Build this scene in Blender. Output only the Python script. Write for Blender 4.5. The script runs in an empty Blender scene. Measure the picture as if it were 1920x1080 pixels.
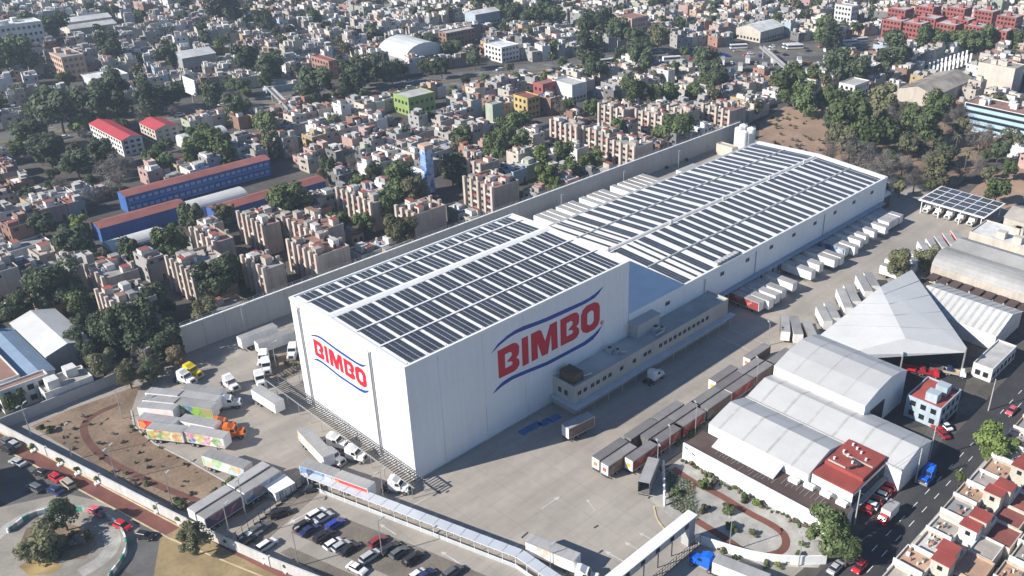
import bpy, math, random
from mathutils import Vector, Matrix, Euler, noise
RND = random.Random(11)
sc = bpy.context.scene
COL = sc.collection
rad = math.radians

# ------------------------------------------------------------------ camera, sky, sun, exposure
CAM_LOC = Vector((-91.674, -140.723, 133.880))
CAM_ROT = Euler((1.0894815, -0.0211367, -0.8457945), 'XYZ')
FPX, CPX, CPY = 1737.53, 1182.47, 540.0            # focal length and principal point on the 1920 px plate
cam = bpy.data.cameras.new('camera')
cam.sensor_width = 36.0
cam.lens = FPX / 1920.0 * 36.0
cam.shift_x = -(CPX - 960.0) / 1920.0
cam.clip_start = 1.0
cam.clip_end = 6000.0
camo = bpy.data.objects.new('camera', cam)
camo.location = CAM_LOC
camo.rotation_euler = CAM_ROT
COL.objects.link(camo)
sc.camera = camo

SUN_EL = rad(31.5)
SUN_H = Vector((-0.922, 0.386)).normalized()       # horizontal direction towards the sun
world = bpy.data.worlds.new('World')
sc.world = world
world.use_nodes = True
wn = world.node_tree
for n in list(wn.nodes):
    wn.nodes.remove(n)
wo = wn.nodes.new('ShaderNodeOutputWorld')
wb = wn.nodes.new('ShaderNodeBackground')
ws = wn.nodes.new('ShaderNodeTexSky')
ws.sky_type = 'NISHITA'
ws.sun_disc = False
ws.sun_elevation = SUN_EL
ws.sun_rotation = math.atan2(SUN_H.x, SUN_H.y)
ws.altitude = 2200.0
ws.air_density = 1.3
ws.dust_density = 0.0
ws.ozone_density = 6.0
wb.inputs['Strength'].default_value = 0.074
wn.links.new(ws.outputs[0], wb.inputs[0])
wn.links.new(wb.outputs[0], wo.inputs[0])
sl = bpy.data.lights.new('sun', 'SUN')
sl.energy = 5.0
sl.angle = rad(0.5)
sl.color = (1.0, 0.945, 0.865)
so = bpy.data.objects.new('sun', sl)
so.rotation_euler = Vector((-SUN_H.x * math.cos(SUN_EL), -SUN_H.y * math.cos(SUN_EL), -math.sin(SUN_EL))).to_track_quat('-Z', 'Y').to_euler()
so.location = (0, 0, 300)
COL.objects.link(so)
sc.view_settings.view_transform = 'Standard'
sc.view_settings.look = 'None'
sc.view_settings.exposure = 0.69
sc.view_settings.gamma = 1.0
sc.view_settings.use_curve_mapping = False

# ------------------------------------------------------------------ survey helpers: plate pixel <-> site metres
CR = CAM_ROT.to_matrix()
def S(u, v, z=0.0):
    d = CR @ Vector(((u - CPX) / FPX, -(v - CPY) / FPX, -1.0))
    t = (z - CAM_LOC.z) / d.z
    return CAM_LOC + d * t
def PX(x, y, z=0.0):
    q = CR.transposed() @ (Vector((x, y, z)) - CAM_LOC)
    return CPX + FPX * q.x / -q.z, CPY - FPX * q.y / -q.z
def dist(x, y, z=0.0):
    return (Vector((x, y, z)) - CAM_LOC).length
def in_view(x, y, z=3.0, mx=120, my=90):
    u, v = PX(x, y, z)
    return -mx < u < 1920 + mx and -my < v < 1080 + my

# ------------------------------------------------------------------ materials
MATS = {}
def M(name, col=None, rough=0.8, var=0.12, scale=0.25, spec=0.3, metal=0.0, wave=None, orand=0.0, stain=0.0, bump=0.0, trans=0.0, streak=0.0, joints=0.0):
    """procedural surface: base colour with two scales of noise, optional corrugation, stains and run-off streaks"""
    if name in MATS:
        return MATS[name]
    m = bpy.data.materials.new(name)
    MATS[name] = m
    m.use_nodes = True
    nt = m.node_tree
    b = nt.nodes['Principled BSDF']
    b.inputs['Roughness'].default_value = rough
    b.inputs['Metallic'].default_value = metal
    b.inputs['Specular IOR Level'].default_value = spec
    L = nt.links.new
    geo = nt.nodes.new('ShaderNodeNewGeometry')
    def noise_val(sca, lo, hi, detail=4.0, vec=None):
        n = nt.nodes.new('ShaderNodeTexNoise')
        n.inputs['Scale'].default_value = sca
        n.inputs['Detail'].default_value = detail
        L(vec if vec is not None else geo.outputs['Position'], n.inputs['Vector'])
        r = nt.nodes.new('ShaderNodeMapRange')
        r.inputs[1].default_value = 0.3
        r.inputs[2].default_value = 0.7
        r.inputs[3].default_value = lo
        r.inputs[4].default_value = hi
        L(n.outputs[0], r.inputs[0])
        return r.outputs[0]
    def mul(a, bb):
        x = nt.nodes.new('ShaderNodeMath')
        x.operation = 'MULTIPLY'
        L(a, x.inputs[0])
        L(bb, x.inputs[1])
        return x.outputs[0]
    f = noise_val(scale, 1 - var, 1 + var)
    f = mul(f, noise_val(scale * 9.0, 1 - var * 0.5, 1 + var * 0.5, 3.0))
    if stain > 0:
        f = mul(f, noise_val(scale * 0.22, 1 - stain, 1 + stain * 0.35, 6.0))
    if streak > 0:
        mp = nt.nodes.new('ShaderNodeMapping')
        mp.inputs['Scale'].default_value = (1.3, 1.3, 0.07)
        L(geo.outputs['Position'], mp.inputs['Vector'])
        f = mul(f, noise_val(1.0, 1 - streak, 1 + streak * 0.3, 3.0, mp.outputs[0]))
    if joints > 0:
        bt_ = nt.nodes.new('ShaderNodeTexBrick')
        bt_.offset = 0.0
        bt_.inputs['Color1'].default_value = (1, 1, 1, 1)
        bt_.inputs['Color2'].default_value = (.95, .95, .95, 1)
        bt_.inputs['Mortar'].default_value = (.80, .80, .80, 1)
        bt_.inputs['Scale'].default_value = 1.0
        bt_.inputs['Mortar Size'].default_value = .06
        bt_.inputs['Brick Width'].default_value = joints
        bt_.inputs['Row Height'].default_value = joints * .75
        L(geo.outputs['Position'], bt_.inputs['Vector'])
        f = mul(f, bt_.outputs[0])
        mp2 = nt.nodes.new('ShaderNodeMapping')
        mp2.inputs['Scale'].default_value = (.035, .22, .1)
        L(geo.outputs['Position'], mp2.inputs['Vector'])
        f = mul(f, noise_val(1.0, .84, 1.06, 6.0, mp2.outputs[0]))
    if orand > 0:
        oi = nt.nodes.new('ShaderNodeObjectInfo')
        r = nt.nodes.new('ShaderNodeMapRange')
        r.inputs[3].default_value = 1 - orand
        r.inputs[4].default_value = 1 + orand
        L(oi.outputs['Random'], r.inputs[0])
        f = mul(f, r.outputs[0])
    vm = nt.nodes.new('ShaderNodeVectorMath')
    vm.operation = 'SCALE'
    vm.inputs[0].default_value = col[:3]
    L(f, vm.inputs['Scale'])
    col_out = vm.outputs[0]
    if joints > 0:
        tint = nt.nodes.new('ShaderNodeMixRGB')
        tint.blend_type = 'MULTIPLY'
        tint.inputs[2].default_value = (.86, .76, .64, 1)
        L(noise_val(.028, 0.0, .35, 3.0), tint.inputs[0])
        L(vm.outputs[0], tint.inputs[1])
        col_out = tint.outputs[0]
    L(col_out, b.inputs['Base Color'])
    if wave:
        ax, sca, st = wave
        w = nt.nodes.new('ShaderNodeTexWave')
        w.bands_direction = ax
        w.inputs['Scale'].default_value = sca
        L(geo.outputs['Position'], w.inputs['Vector'])
        bp = nt.nodes.new('ShaderNodeBump')
        bp.inputs['Strength'].default_value = st
        bp.inputs['Distance'].default_value = 0.08
        L(w.outputs[1], bp.inputs['Height'])
        L(bp.outputs[0], b.inputs['Normal'])
    elif bump > 0:
        n = nt.nodes.new('ShaderNodeTexNoise')
        n.inputs['Scale'].default_value = 1.5
        n.inputs['Detail'].default_value = 6.0
        L(geo.outputs['Position'], n.inputs['Vector'])
        bp = nt.nodes.new('ShaderNodeBump')
        bp.inputs['Strength'].default_value = bump
        bp.inputs['Distance'].default_value = 0.3
        L(n.outputs[0], bp.inputs['Height'])
        L(bp.outputs[0], b.inputs['Normal'])
    if trans > 0:
        t = nt.nodes.new('ShaderNodeBsdfTranslucent')
        L(vm.outputs[0], t.inputs['Color'])
        mx = nt.nodes.new('ShaderNodeMixShader')
        mx.inputs[0].default_value = trans
        L(b.outputs[0], mx.inputs[1])
        L(t.outputs[0], mx.inputs[2])
        L(mx.outputs[0], nt.nodes['Material Output'].inputs['Surface'])
    return m

def print_mat(name, cols, scale=0.7):
    """flat printed truck artwork: patches of flat ink"""
    m = bpy.data.materials.new(name)
    MATS[name] = m
    m.use_nodes = True
    nt = m.node_tree
    b = nt.nodes['Principled BSDF']
    b.inputs['Roughness'].default_value = 0.45
    tc = nt.nodes.new('ShaderNodeTexCoord')
    nz = nt.nodes.new('ShaderNodeTexNoise')
    nz.inputs['Scale'].default_value = 1.1
    nz.inputs['Detail'].default_value = 4.0
    mixv = nt.nodes.new('ShaderNodeMixRGB')
    mixv.inputs[0].default_value = 0.45
    vo = nt.nodes.new('ShaderNodeTexVoronoi')
    vo.inputs['Scale'].default_value = scale * 1.5
    cr = nt.nodes.new('ShaderNodeValToRGB')
    cr.color_ramp.interpolation = 'CONSTANT'
    e = cr.color_ramp.elements
    e[0].color = cols[0] + (1,)
    e[1].position = 1.0 / len(cols)
    e[1].color = cols[1] + (1,)
    for i, c in enumerate(cols[2:]):
        x = e.new((i + 2) / len(cols))
        x.color = c + (1,)
    L = nt.links.new
    L(tc.outputs['Object'], nz.inputs['Vector'])
    L(tc.outputs['Object'], mixv.inputs[1])
    L(nz.outputs['Color'], mixv.inputs[2])
    L(mixv.outputs[0], vo.inputs['Vector'])
    sx = nt.nodes.new('ShaderNodeSeparateXYZ')
    L(vo.outputs['Color'], sx.inputs[0])
    L(sx.outputs[0], cr.inputs[0])
    fade = nt.nodes.new('ShaderNodeTexNoise')
    fade.inputs['Scale'].default_value = .9
    fade.inputs['Detail'].default_value = 5.0
    fr_ = nt.nodes.new('ShaderNodeMapRange')
    fr_.inputs[1].default_value = .42
    fr_.inputs[2].default_value = .62
    fr_.inputs[4].default_value = .75
    mixc = nt.nodes.new('ShaderNodeMixRGB')
    mixc.inputs[2].default_value = tuple(.6 * cols[0][i] + .4 * (sum(c[i] for c in cols) / len(cols)) for i in range(3)) + (1,)
    L(tc.outputs['Object'], fade.inputs['Vector'])
    L(fade.outputs[0], fr_.inputs[0])
    L(fr_.outputs[0], mixc.inputs[0])
    L(cr.outputs[0], mixc.inputs[1])
    L(mixc.outputs[0], b.inputs['Base Color'])
    return m

# ------------------------------------------------------------------ mesh builder
class MB:
    def __init__(self):
        self.v = []
        self.f = []
        self.m = []
        self.X = None
    def add(self, pts, faces, m=0):
        o = len(self.v)
        if self.X is None:
            self.v.extend([tuple(p) for p in pts])
        else:
            self.v.extend([tuple(self.X @ Vector(p)) for p in pts])
        for k, fc in enumerate(faces):
            self.f.append([i + o for i in fc])
            self.m.append(m[k] if isinstance(m, (list, tuple)) else m)
        return self
    def quad(self, a, b, c, d, m=0):
        return self.add([a, b, c, d], [(0, 1, 2, 3)], m)
    def box(self, x0, y0, z0, x1, y1, z1, m=0, mt=None, bottom=False):
        p = [(x0, y0, z0), (x1, y0, z0), (x1, y1, z0), (x0, y1, z0), (x0, y0, z1), (x1, y0, z1), (x1, y1, z1), (x0, y1, z1)]
        f = [(0, 1, 5, 4), (1, 2, 6, 5), (2, 3, 7, 6), (3, 0, 4, 7), (4, 5, 6, 7)]
        mm = [m] * 4 + [m if mt is None else mt]
        if bottom:
            f.append((3, 2, 1, 0))
            mm.append(m)
        return self.add(p, f, mm)
    def frustum(self, x0, y0, z0, x1, y1, z1, a0, b0, a1, b1, m=0):
        p = [(x0, y0, z0), (x1, y0, z0), (x1, y1, z0), (x0, y1, z0), (a0, b0, z1), (a1, b0, z1), (a1, b1, z1), (a0, b1, z1)]
        return self.add(p, [(0, 1, 5, 4), (1, 2, 6, 5), (2, 3, 7, 6), (3, 0, 4, 7), (4, 5, 6, 7), (3, 2, 1, 0)], m)
    def prism(self, poly, z0, z1, m=0, mt=None):
        n = len(poly)
        p = [(x, y, z0) for x, y in poly] + [(x, y, z1) for x, y in poly]
        f = [(i, (i + 1) % n, n + (i + 1) % n, n + i) for i in range(n)]
        mm = [m] * n
        f.append(tuple(range(n, 2 * n)))
        mm.append(m if mt is None else mt)
        return self.add(p, f, mm)
    def sheet(self, poly, z, m=0):
        return self.add([(x, y, z) for x, y in poly], [tuple(range(len(poly)))], m)
    def cyl(self, cx, cy, z0, z1, r, n=10, m=0, r1=None, cap=True):
        r1 = r if r1 is None else r1
        p = []
        for zz, rr in ((z0, r), (z1, r1)):
            p += [(cx + rr * math.cos(2 * math.pi * i / n), cy + rr * math.sin(2 * math.pi * i / n), zz) for i in range(n)]
        f = [(i, (i + 1) % n, n + (i + 1) % n, n + i) for i in range(n)]
        if cap:
            f.append(tuple(range(n, 2 * n)))
        return self.add(p, f, m)
    def tube(self, a, b, r, n=6, m=0, r1=None):
        a = Vector(a)
        b = Vector(b)
        d = (b - a)
        if d.length < 1e-6:
            return self
        q = d.to_track_quat('Z', 'Y').to_matrix()
        r1 = r if r1 is None else r1
        p = []
        for c, rr in ((a, r), (b, r1)):
            p += [tuple(c + q @ Vector((rr * math.cos(2 * math.pi * i / n), rr * math.sin(2 * math.pi * i / n), 0))) for i in range(n)]
        f = [(i, (i + 1) % n, n + (i + 1) % n, n + i) for i in range(n)] + [tuple(range(n, 2 * n)), tuple(range(n - 1, -1, -1))]
        return self.add(p, f, m)
    def wheel(self, x, y, z, r, w, n=12, m=0, mh=1):
        p = []
        for yy, rr in ((y - w / 2, r), (y + w / 2, r), (y - w / 2 - .01, r * .55), (y + w / 2 + .01, r * .55)):
            p += [(x + rr * math.cos(2 * math.pi * i / n), yy, z + rr * math.sin(2 * math.pi * i / n)) for i in range(n)]
        f = [(i, n + i, n + (i + 1) % n, (i + 1) % n) for i in range(n)]
        mm = [m] * n
        f += [(i, (i + 1) % n, 2 * n + (i + 1) % n, 2 * n + i) for i in range(n)] + [(n + i, 3 * n + i, 3 * n + (i + 1) % n, n + (i + 1) % n) for i in range(n)]
        mm += [m] * (2 * n)
        f += [tuple(range(2 * n, 3 * n)), tuple(range(4 * n - 1, 3 * n - 1, -1))]
        mm += [mh, mh]
        return self.add(p, f, mm)
    def mesh(self, name, mats, smooth=False):
        me = bpy.data.meshes.new(name)
        me.from_pydata(self.v, [], self.f)
        for mt in (mats if isinstance(mats, (list, tuple)) else [mats]):
            me.materials.append(mt)
        if any(self.m):
            me.polygons.foreach_set('material_index', self.m)
        if smooth:
            me.polygons.foreach_set('use_smooth', [True] * len(self.f))
        me.update()
        return me
    def build(self, name, mats, parent=None, loc=(0, 0, 0), rz=0.0, smooth=False):
        return obj(name, self.mesh(name, mats, smooth), parent, loc, rz)

def obj(name, me, parent=None, loc=(0, 0, 0), rz=0.0, scale=None):
    o = bpy.data.objects.new(name, me)
    COL.objects.link(o)
    o.location = loc
    if rz:
        o.rotation_euler = (0, 0, rz)
    if scale is not None:
        o.scale = scale if isinstance(scale, (tuple, list)) else (scale,) * 3
    if parent is not None:
        o.parent = parent
    return o
def tag(o, label=None, cat=None, group=None, kind=None):
    if label:
        o['label'] = label
    if cat:
        o['category'] = cat
    if group:
        o['group'] = group
    if kind:
        o['kind'] = kind
    return o
def thing(name, label, cat, loc=(0, 0, 0), rz=0.0, group=None):
    return tag(obj(name, None, None, loc, rz), label, cat, group)
def paint(o, m, slot=0):
    o.material_slots[slot].link = 'OBJECT'
    o.material_slots[slot].material = m
ORD = ['', 'second ', 'third ', 'fourth ', 'fifth ', 'sixth ', 'seventh ', 'eighth ', 'ninth ', 'tenth ']
def ordn(k):
    if k < len(ORD):
        return ORD[k]
    k += 1
    suf = 'th' if 10 <= k % 100 <= 20 else {1: 'st', 2: 'nd', 3: 'rd'}.get(k % 10, 'th')
    return '%d%s ' % (k, suf)

# ------------------------------------------------------------------ palette
concrete = M('yard_concrete', (0.385, 0.355, 0.318), 0.85, 0.10, 0.06, 0.25, stain=0.20, bump=0.05, joints=6.0)
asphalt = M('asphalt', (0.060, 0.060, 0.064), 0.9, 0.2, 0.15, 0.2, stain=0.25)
asphalt_worn = M('asphalt_worn', (0.13, 0.125, 0.12), 0.9, 0.2, 0.15, 0.2, stain=0.25)
cityground = M('city_ground', (0.11, 0.10, 0.09), 0.95, 0.3, 0.05, 0.1, stain=0.3)
soil = M('dry_soil', (0.26, 0.19, 0.135), 0.95, 0.28, 0.12, 0.1, stain=0.3, bump=0.4)
dirt = M('bare_dirt', (0.34, 0.235, 0.17), 0.95, 0.22, 0.05, 0.1, stain=0.3, bump=0.3)
gravel = M('pale_gravel', (0.40, 0.385, 0.355), 0.95, 0.18, 0.4, 0.1, stain=0.2, bump=0.3)
parkgravel = M('parking_gravel', (0.20, 0.175, 0.145), 0.95, 0.22, 0.2, 0.1, stain=0.25, bump=0.2)
redpath = M('red_path', (0.20, 0.085, 0.062), 0.9, 0.15, 0.3, 0.2, stain=0.2)
bikered = M('bike_path_red', (0.20, 0.085, 0.068), 0.9, 0.18, 0.3, 0.2, stain=0.3)
kerbm = M('kerb_concrete', (0.42, 0.41, 0.38), 0.9, 0.1, 0.4)
kerby = M('kerb_yellow', (0.50, 0.41, 0.26), 0.8, 0.2, 0.4)
whitewall = M('white_cladding', (0.78, 0.785, 0.79), 0.55, 0.03, 0.08, 0.4, stain=0.07, streak=0.045)
whitepaint = M('white_paint', (0.80, 0.80, 0.78), 0.6, 0.05, 0.5)
whiteroof = M('white_membrane', (0.80, 0.79, 0.78), 0.6, 0.05, 0.15, 0.3, stain=0.07)
greywall = M('pale_grey_wall', (0.40, 0.40, 0.395), 0.75, 0.06, 0.1, stain=0.08, streak=0.08)
beigewall = M('office_beige', (0.46, 0.435, 0.39), 0.8, 0.06, 0.2, stain=0.08, streak=0.08)
trimgrey = M('trim_grey', (0.42, 0.42, 0.42), 0.6, 0.08, 0.4)
darkmetal = M('dark_metal', (0.045, 0.047, 0.05), 0.6, 0.15, 0.6, metal=0.2)
steel = M('galvanised_steel', (0.50, 0.50, 0.50), 0.45, 0.1, 0.5, metal=0.6)
glass = M('dark_glass', (0.018, 0.022, 0.028), 0.12, 0.2, 0.5, 0.6)
panel = M('solar_cell', (0.040, 0.048, 0.066), 0.28, 0.25, 0.35, 0.45)
panelf = M('solar_frame', (0.33, 0.34, 0.36), 0.45, 0.05, 0.5, metal=0.3)
logored = M('logo_red', (0.52, 0.014, 0.032), 0.55, 0.03, 0.3)
logoblue = M('logo_blue', (0.015, 0.055, 0.30), 0.55, 0.03, 0.3)
rubber = M('rubber', (0.025, 0.025, 0.025), 0.85, 0.1, 1.0)
rimm = M('wheel_rim', (0.45, 0.45, 0.46), 0.4, 0.1, 1.0, metal=0.6)
trailroof = M('trailer_roof', (0.33, 0.325, 0.32), 0.6, 0.12, 0.3, orand=0.18, stain=0.12)
traildark = M('trailer_roof_dark', (0.21, 0.20, 0.20), 0.6, 0.12, 0.3, orand=0.2, stain=0.15)
trailwhite = M('trailer_white', (0.76, 0.75, 0.73), 0.5, 0.07, 0.3, orand=0.06, streak=0.08)
trailgrey = M('trailer_grey', (0.17, 0.165, 0.16), 0.6, 0.15, 0.4, orand=0.2, streak=0.15)
blackpl = M('black_plastic', (0.03, 0.03, 0.032), 0.6, 0.1, 1.0)
lampm = M('lamp_lens', (0.75, 0.75, 0.72), 0.2, 0.02, 1.0)
tailm = M('tail_lens', (0.35, 0.02, 0.02), 0.3, 0.02, 1.0)
roofmetal = M('factory_roof', (0.50, 0.50, 0.495), 0.55, 0.05, 0.2, 0.3, wave=('Y', 1.6, 0.35), stain=0.10)
roofstrip = M('skylight_strip', (0.42, 0.42, 0.40), 0.5, 0.15, 0.4)
tentm = M('tent_membrane', (0.60, 0.60, 0.59), 0.6, 0.05, 0.1, stain=0.10)
corr_grey = M('corrugated_grey', (0.36, 0.355, 0.345), 0.65, 0.12, 0.15, wave=('X', 1.2, 0.5), stain=0.25)
corr_light = M('corrugated_light', (0.60, 0.60, 0.59), 0.55, 0.08, 0.15, wave=('Y', 1.2, 0.5), stain=0.15)
redroof = M('red_waterproof', (0.33, 0.075, 0.062), 0.8, 0.14, 0.25, stain=0.2)
brownroof = M('brown_roof', (0.105, 0.072, 0.064), 0.85, 0.16, 0.25, stain=0.25)
bluewall = M('school_blue', (0.055, 0.13, 0.36), 0.7, 0.12, 0.2, streak=0.12)

# ------------------------------------------------------------------ the ground, yards and roads
def struct(name, poly, z, mat):
    return tag(MB().sheet(poly, z).build(name, mat), kind='structure')
def px_poly(pts):
    return [tuple(S(*p)[:2]) for p in pts]
def ccw(poly):
    a = sum(poly[i][0] * poly[(i + 1) % len(poly)][1] - poly[(i + 1) % len(poly)][0] * poly[i][1] for i in range(len(poly)))
    return poly if a > 0 else poly[::-1]
def ribbon(pts, w):
    """left and right edges of a strip of width w along a polyline"""
    pts = [Vector(p[:2]) for p in pts]
    l, r = [], []
    for i, p in enumerate(pts):
        d = (pts[min(i + 1, len(pts) - 1)] - pts[max(i - 1, 0)]).normalized()
        n = Vector((-d.y, d.x)) * (w / 2)
        l.append(p + n)
        r.append(p - n)
    return l, r
def smooth_line(pts, k=2):
    pts = [Vector(p[:2]) for p in pts]
    for _ in range(k):
        q = [pts[0]]
        for a, b in zip(pts, pts[1:]):
            q += [a * .75 + b * .25, a * .25 + b * .75]
        q.append(pts[-1])
        pts = q
    return pts
def strip_mesh(pts, w, z, mb=None, m=0, thick=0.0):
    mb = mb or MB()
    l, r = ribbon(pts, w)
    for i in range(len(l) - 1):
        a, b, c, d = r[i], r[i + 1], l[i + 1], l[i]
        mb.quad((a.x, a.y, z), (b.x, b.y, z), (c.x, c.y, z), (d.x, d.y, z), m)
        if thick:
            mb.quad((a.x, a.y, z - thick), (b.x, b.y, z - thick), (b.x, b.y, z), (a.x, a.y, z), m)
            mb.quad((c.x, c.y, z - thick), (d.x, d.y, z - thick), (d.x, d.y, z), (c.x, c.y, z), m)
    return mb

struct('ground', [(-2500, -2500), (3500, -2500), (3500, 3500), (-2500, 3500)], 0.0, cityground)
struct('factory_yard', [(-56, 86), (-44, 30), (-28, -25), (-12, -60), (2, -75), (44, -78), (36, -55), (40, -36), (96, -36.5), (204, -36.5), (222, -36.5), (250, -36), (250, 90), (-10, 88.2)], 0.012, concrete)
struct('dirt_lot', ccw(px_poly([(1418, 300), (1425, 228), (1470, 200), (1522, 192), (1562, 205), (1582, 250), (1600, 300), (1640, 325)])), 0.012, dirt)
struct('dirt_field', ccw(px_poly([(1800, 380), (1850, 330), (1930, 300), (1960, 340), (1920, 380), (1870, 395)])), 0.014, dirt)
struct('park_ground', ccw(px_poly([(1540, 330), (1530, 250), (1600, 200), (1720, 200), (1800, 250), (1850, 300), (1780, 360), (1700, 380)])), 0.010, soil)
# left garden of dry soil with its red path
lg = [(58, 800), (120, 772), (262, 722), (246, 770), (252, 800), (290, 832), (350, 862), (420, 902), (505, 932), (470, 960), (400, 985), (300, 940), (180, 872)]
LGP = ccw(px_poly(lg))
struct('dry_garden', LGP, 0.030, soil)
kb = MB()
strip_mesh([S(*p) for p in [(246, 770), (252, 800), (290, 832), (350, 862), (420, 902), (505, 932)]], 0.35, 0.14, kb, 0, 0.14)
tag(kb.build('garden_kerb', kerbm), kind='structure')
pth = smooth_line([S(*p) for p in [(225, 757), (180, 775), (155, 795), (160, 822), (190, 856), (240, 884), (300, 912), (345, 930), (385, 945)]])
tag(strip_mesh(pth, 1.6, 0.045).build('garden_path', M('brown_red_path', (.15, .072, .055), .9, .2, .3, stain=.25)), kind='structure')
# right garden of pale gravel with a looping red path
struct('gravel_garden', [(31, -40), (40, -37.6), (47, -37.6), (47, -78), (38, -79.5), (30, -70), (28.5, -57), (29.5, -48)], 0.030, gravel)
pth2 = smooth_line([S(*p) for p in [(1262, 878), (1300, 905), (1345, 925), (1400, 960), (1450, 985), (1475, 1005), (1472, 1032), (1440, 1043), (1400, 1038), (1360, 1010), (1320, 985), (1283, 962), (1275, 938), (1300, 912)]])
tag(strip_mesh(pth2, 1.7, 0.045).build('gravel_garden_path', redpath), kind='structure')
kb = MB()
strip_mesh(smooth_line([S(*p) for p in [(1226, 950), (1232, 975), (1246, 992)]]), 0.3, 0.14, kb, 0, 0.14)
strip_mesh([S(1226, 950), S(1244, 948)], 0.3, 0.142, kb, 0, 0.14)
tag(kb.build('gravel_garden_kerb', kerby), kind='structure')
# parking bays of brown gravel
def rect_px(a, b, c, d):
    return ccw(px_poly([a, b, c, d]))
struct('parking_bay', rect_px((545, 998), (612, 958), (800, 1032), (740, 1085)), 0.024, parkgravel)
struct('parking_bay', rect_px((740, 1085), (800, 1032), (940, 1092), (880, 1150)), 0.025, parkgravel)
struct('parking_bay', rect_px((452, 1010), (575, 905), (606, 918), (488, 1024)), 0.024, parkgravel)
struct('parking_verge', rect_px((525, 1036), (545, 1026), (690, 1090), (660, 1110)), 0.022, parkgravel)
# streets
street = struct('street', [(20, -90.0), (330, -90.0), (330, -79.5), (120, -80), (70, -81), (48, -80.5), (20, -80)], 0.016, asphalt)
pv = MB()
pv.box(20, -91.2, 0.0, 330, -90.0, .15)
tag(pv.build('pavement', kerbm), kind='structure')
struct('side_street', ccw(px_poly([(1745, 860), (1800, 770), (1775, 762), (1740, 800), (1722, 850)])), 0.020, asphalt_worn)
mk = MB()
for i in range(26):
    for yy in (-85.1, -87.3):
        x = 30 + i * 6.0 + (1.5 if yy < -84 else 0)
        mk.box(x, yy - .07, .022, x + 2.4, yy + .07, .026)
tag(mk.build('lane_markings', whitepaint), kind='structure')
west = [(-74, 100), (-62.5, 74), (-56.5, 54), (-50.5, 26), (-46, 6), (-40, -20)]
tag(strip_mesh(west, 11, 0.016).build('street', asphalt_worn), kind='structure')
bike = [(-57, 85), (-54.0, 72), (-43.2, 22.4), (-34.6, -5), (-24, -32)]
tag(strip_mesh(bike, 3.0, 0.030).build('bicycle_path', bikered), kind='structure')
bk = MB()
for sgn in (-1, 1):
    l, r = ribbon(bike, 3.3 * 1.0)
    strip_mesh(l if sgn > 0 else r, 0.3, 0.13, bk, 0, 0.13)
tag(bk.build('bicycle_path_kerb', kerby), kind='structure')
verge = [(-54.8, 84), (-52.0, 72), (-41.3, 22.6), (-32.6, -5)]
tag(strip_mesh(verge, 1.6, 0.024).build('verge', soil), kind='structure')
struct('plaza', ccw(px_poly([(-40, 960), (120, 925), (215, 945), (262, 990), (255, 1040), (210, 1085), (150, 1130), (-60, 1100)])), 0.028, M('plaza_paving', (0.30, 0.275, 0.235), 0.9, 0.2, 0.2, stain=0.3))
struct('plaza', ccw(px_poly([(300, 1010), (345, 985), (440, 1040), (530, 1085), (560, 1130), (280, 1130)])), 0.032, M('dry_grass_soil', (0.30, 0.225, 0.12), 0.95, 0.25, 0.15, stain=0.3))
# the avenue crossing the city
AVE = [(-160, 340), (-40, 322), (15, 309), (63, 308), (172, 268), (251, 246), (331, 218), (385, 182), (450, 140), (557, 100), (700, 55), (900, 0)]
AVL = smooth_line(AVE, 2)
tag(strip_mesh(AVL, 30, 0.016).build('avenue', M('avenue_asphalt', (0.135, 0.130, 0.125), 0.9, 0.15, 0.1, stain=0.2)), kind='structure')
tag(strip_mesh(AVL, 4.0, 0.15, None, 0, 0.15).build('avenue_median', M('median_dry_grass', (0.20, 0.17, 0.10), 0.95, 0.25, 0.15, stain=0.3)), kind='structure')
mk = MB()
for off in (5.5, 9.0):
    for e in ribbon(AVL, 2 * off):
        acc = 0.0
        for a, b in zip(e, e[1:]):
            n = max(1, int((b - a).length / 9))
            for k in range(n):
                p = a.lerp(b, (k + .1) / n)
                q = a.lerp(b, (k + .5) / n)
                strip_mesh([p, q], 0.2, 0.024, mk)
tag(mk.build('avenue_markings', whitepaint), kind='structure')
# painted arrows and stains on the yard
ar = MB()
def arrow(u, v, ang, s=1.0):
    p = S(u, v)
    ar.X = Matrix.Translation((p.x, p.y, 0.03)) @ Matrix.Rotation(ang, 4, 'Z') @ Matrix.Scale(s, 4)
    ar.quad((-2.0, -.10, 0), (1.2, -.10, 0), (1.2, .10, 0), (-2.0, .10, 0))
    ar.add([(1.2, -.42, 0), (2.2, 0, 0), (1.2, .42, 0)], [(0, 1, 2)])
for a in [(1032, 943, 0.0, 1.3), (1108, 947, rad(70), 1), (1155, 1045, rad(95), 1.3), (1190, 1027, rad(95), 1.2), (728, 993, rad(95), 1.2), (845, 1046, rad(95), 1.3), (566, 968, rad(180), 1.5), (1215, 1008, rad(95), 1.1)]:
    arrow(*a)
ar.X = None
for a, b in [((735, 928), (768, 912)), ((770, 950), (805, 930)), ((1365, 615), (1440, 648)), ((1345, 628), (1415, 662))]:
    strip_mesh([S(*a), S(*b)], 0.22, 0.029, ar)
tag(ar.build('yard_markings', M('worn_white_paint', (.52, .50, .47), .8, .15, .5)), kind='structure')

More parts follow.
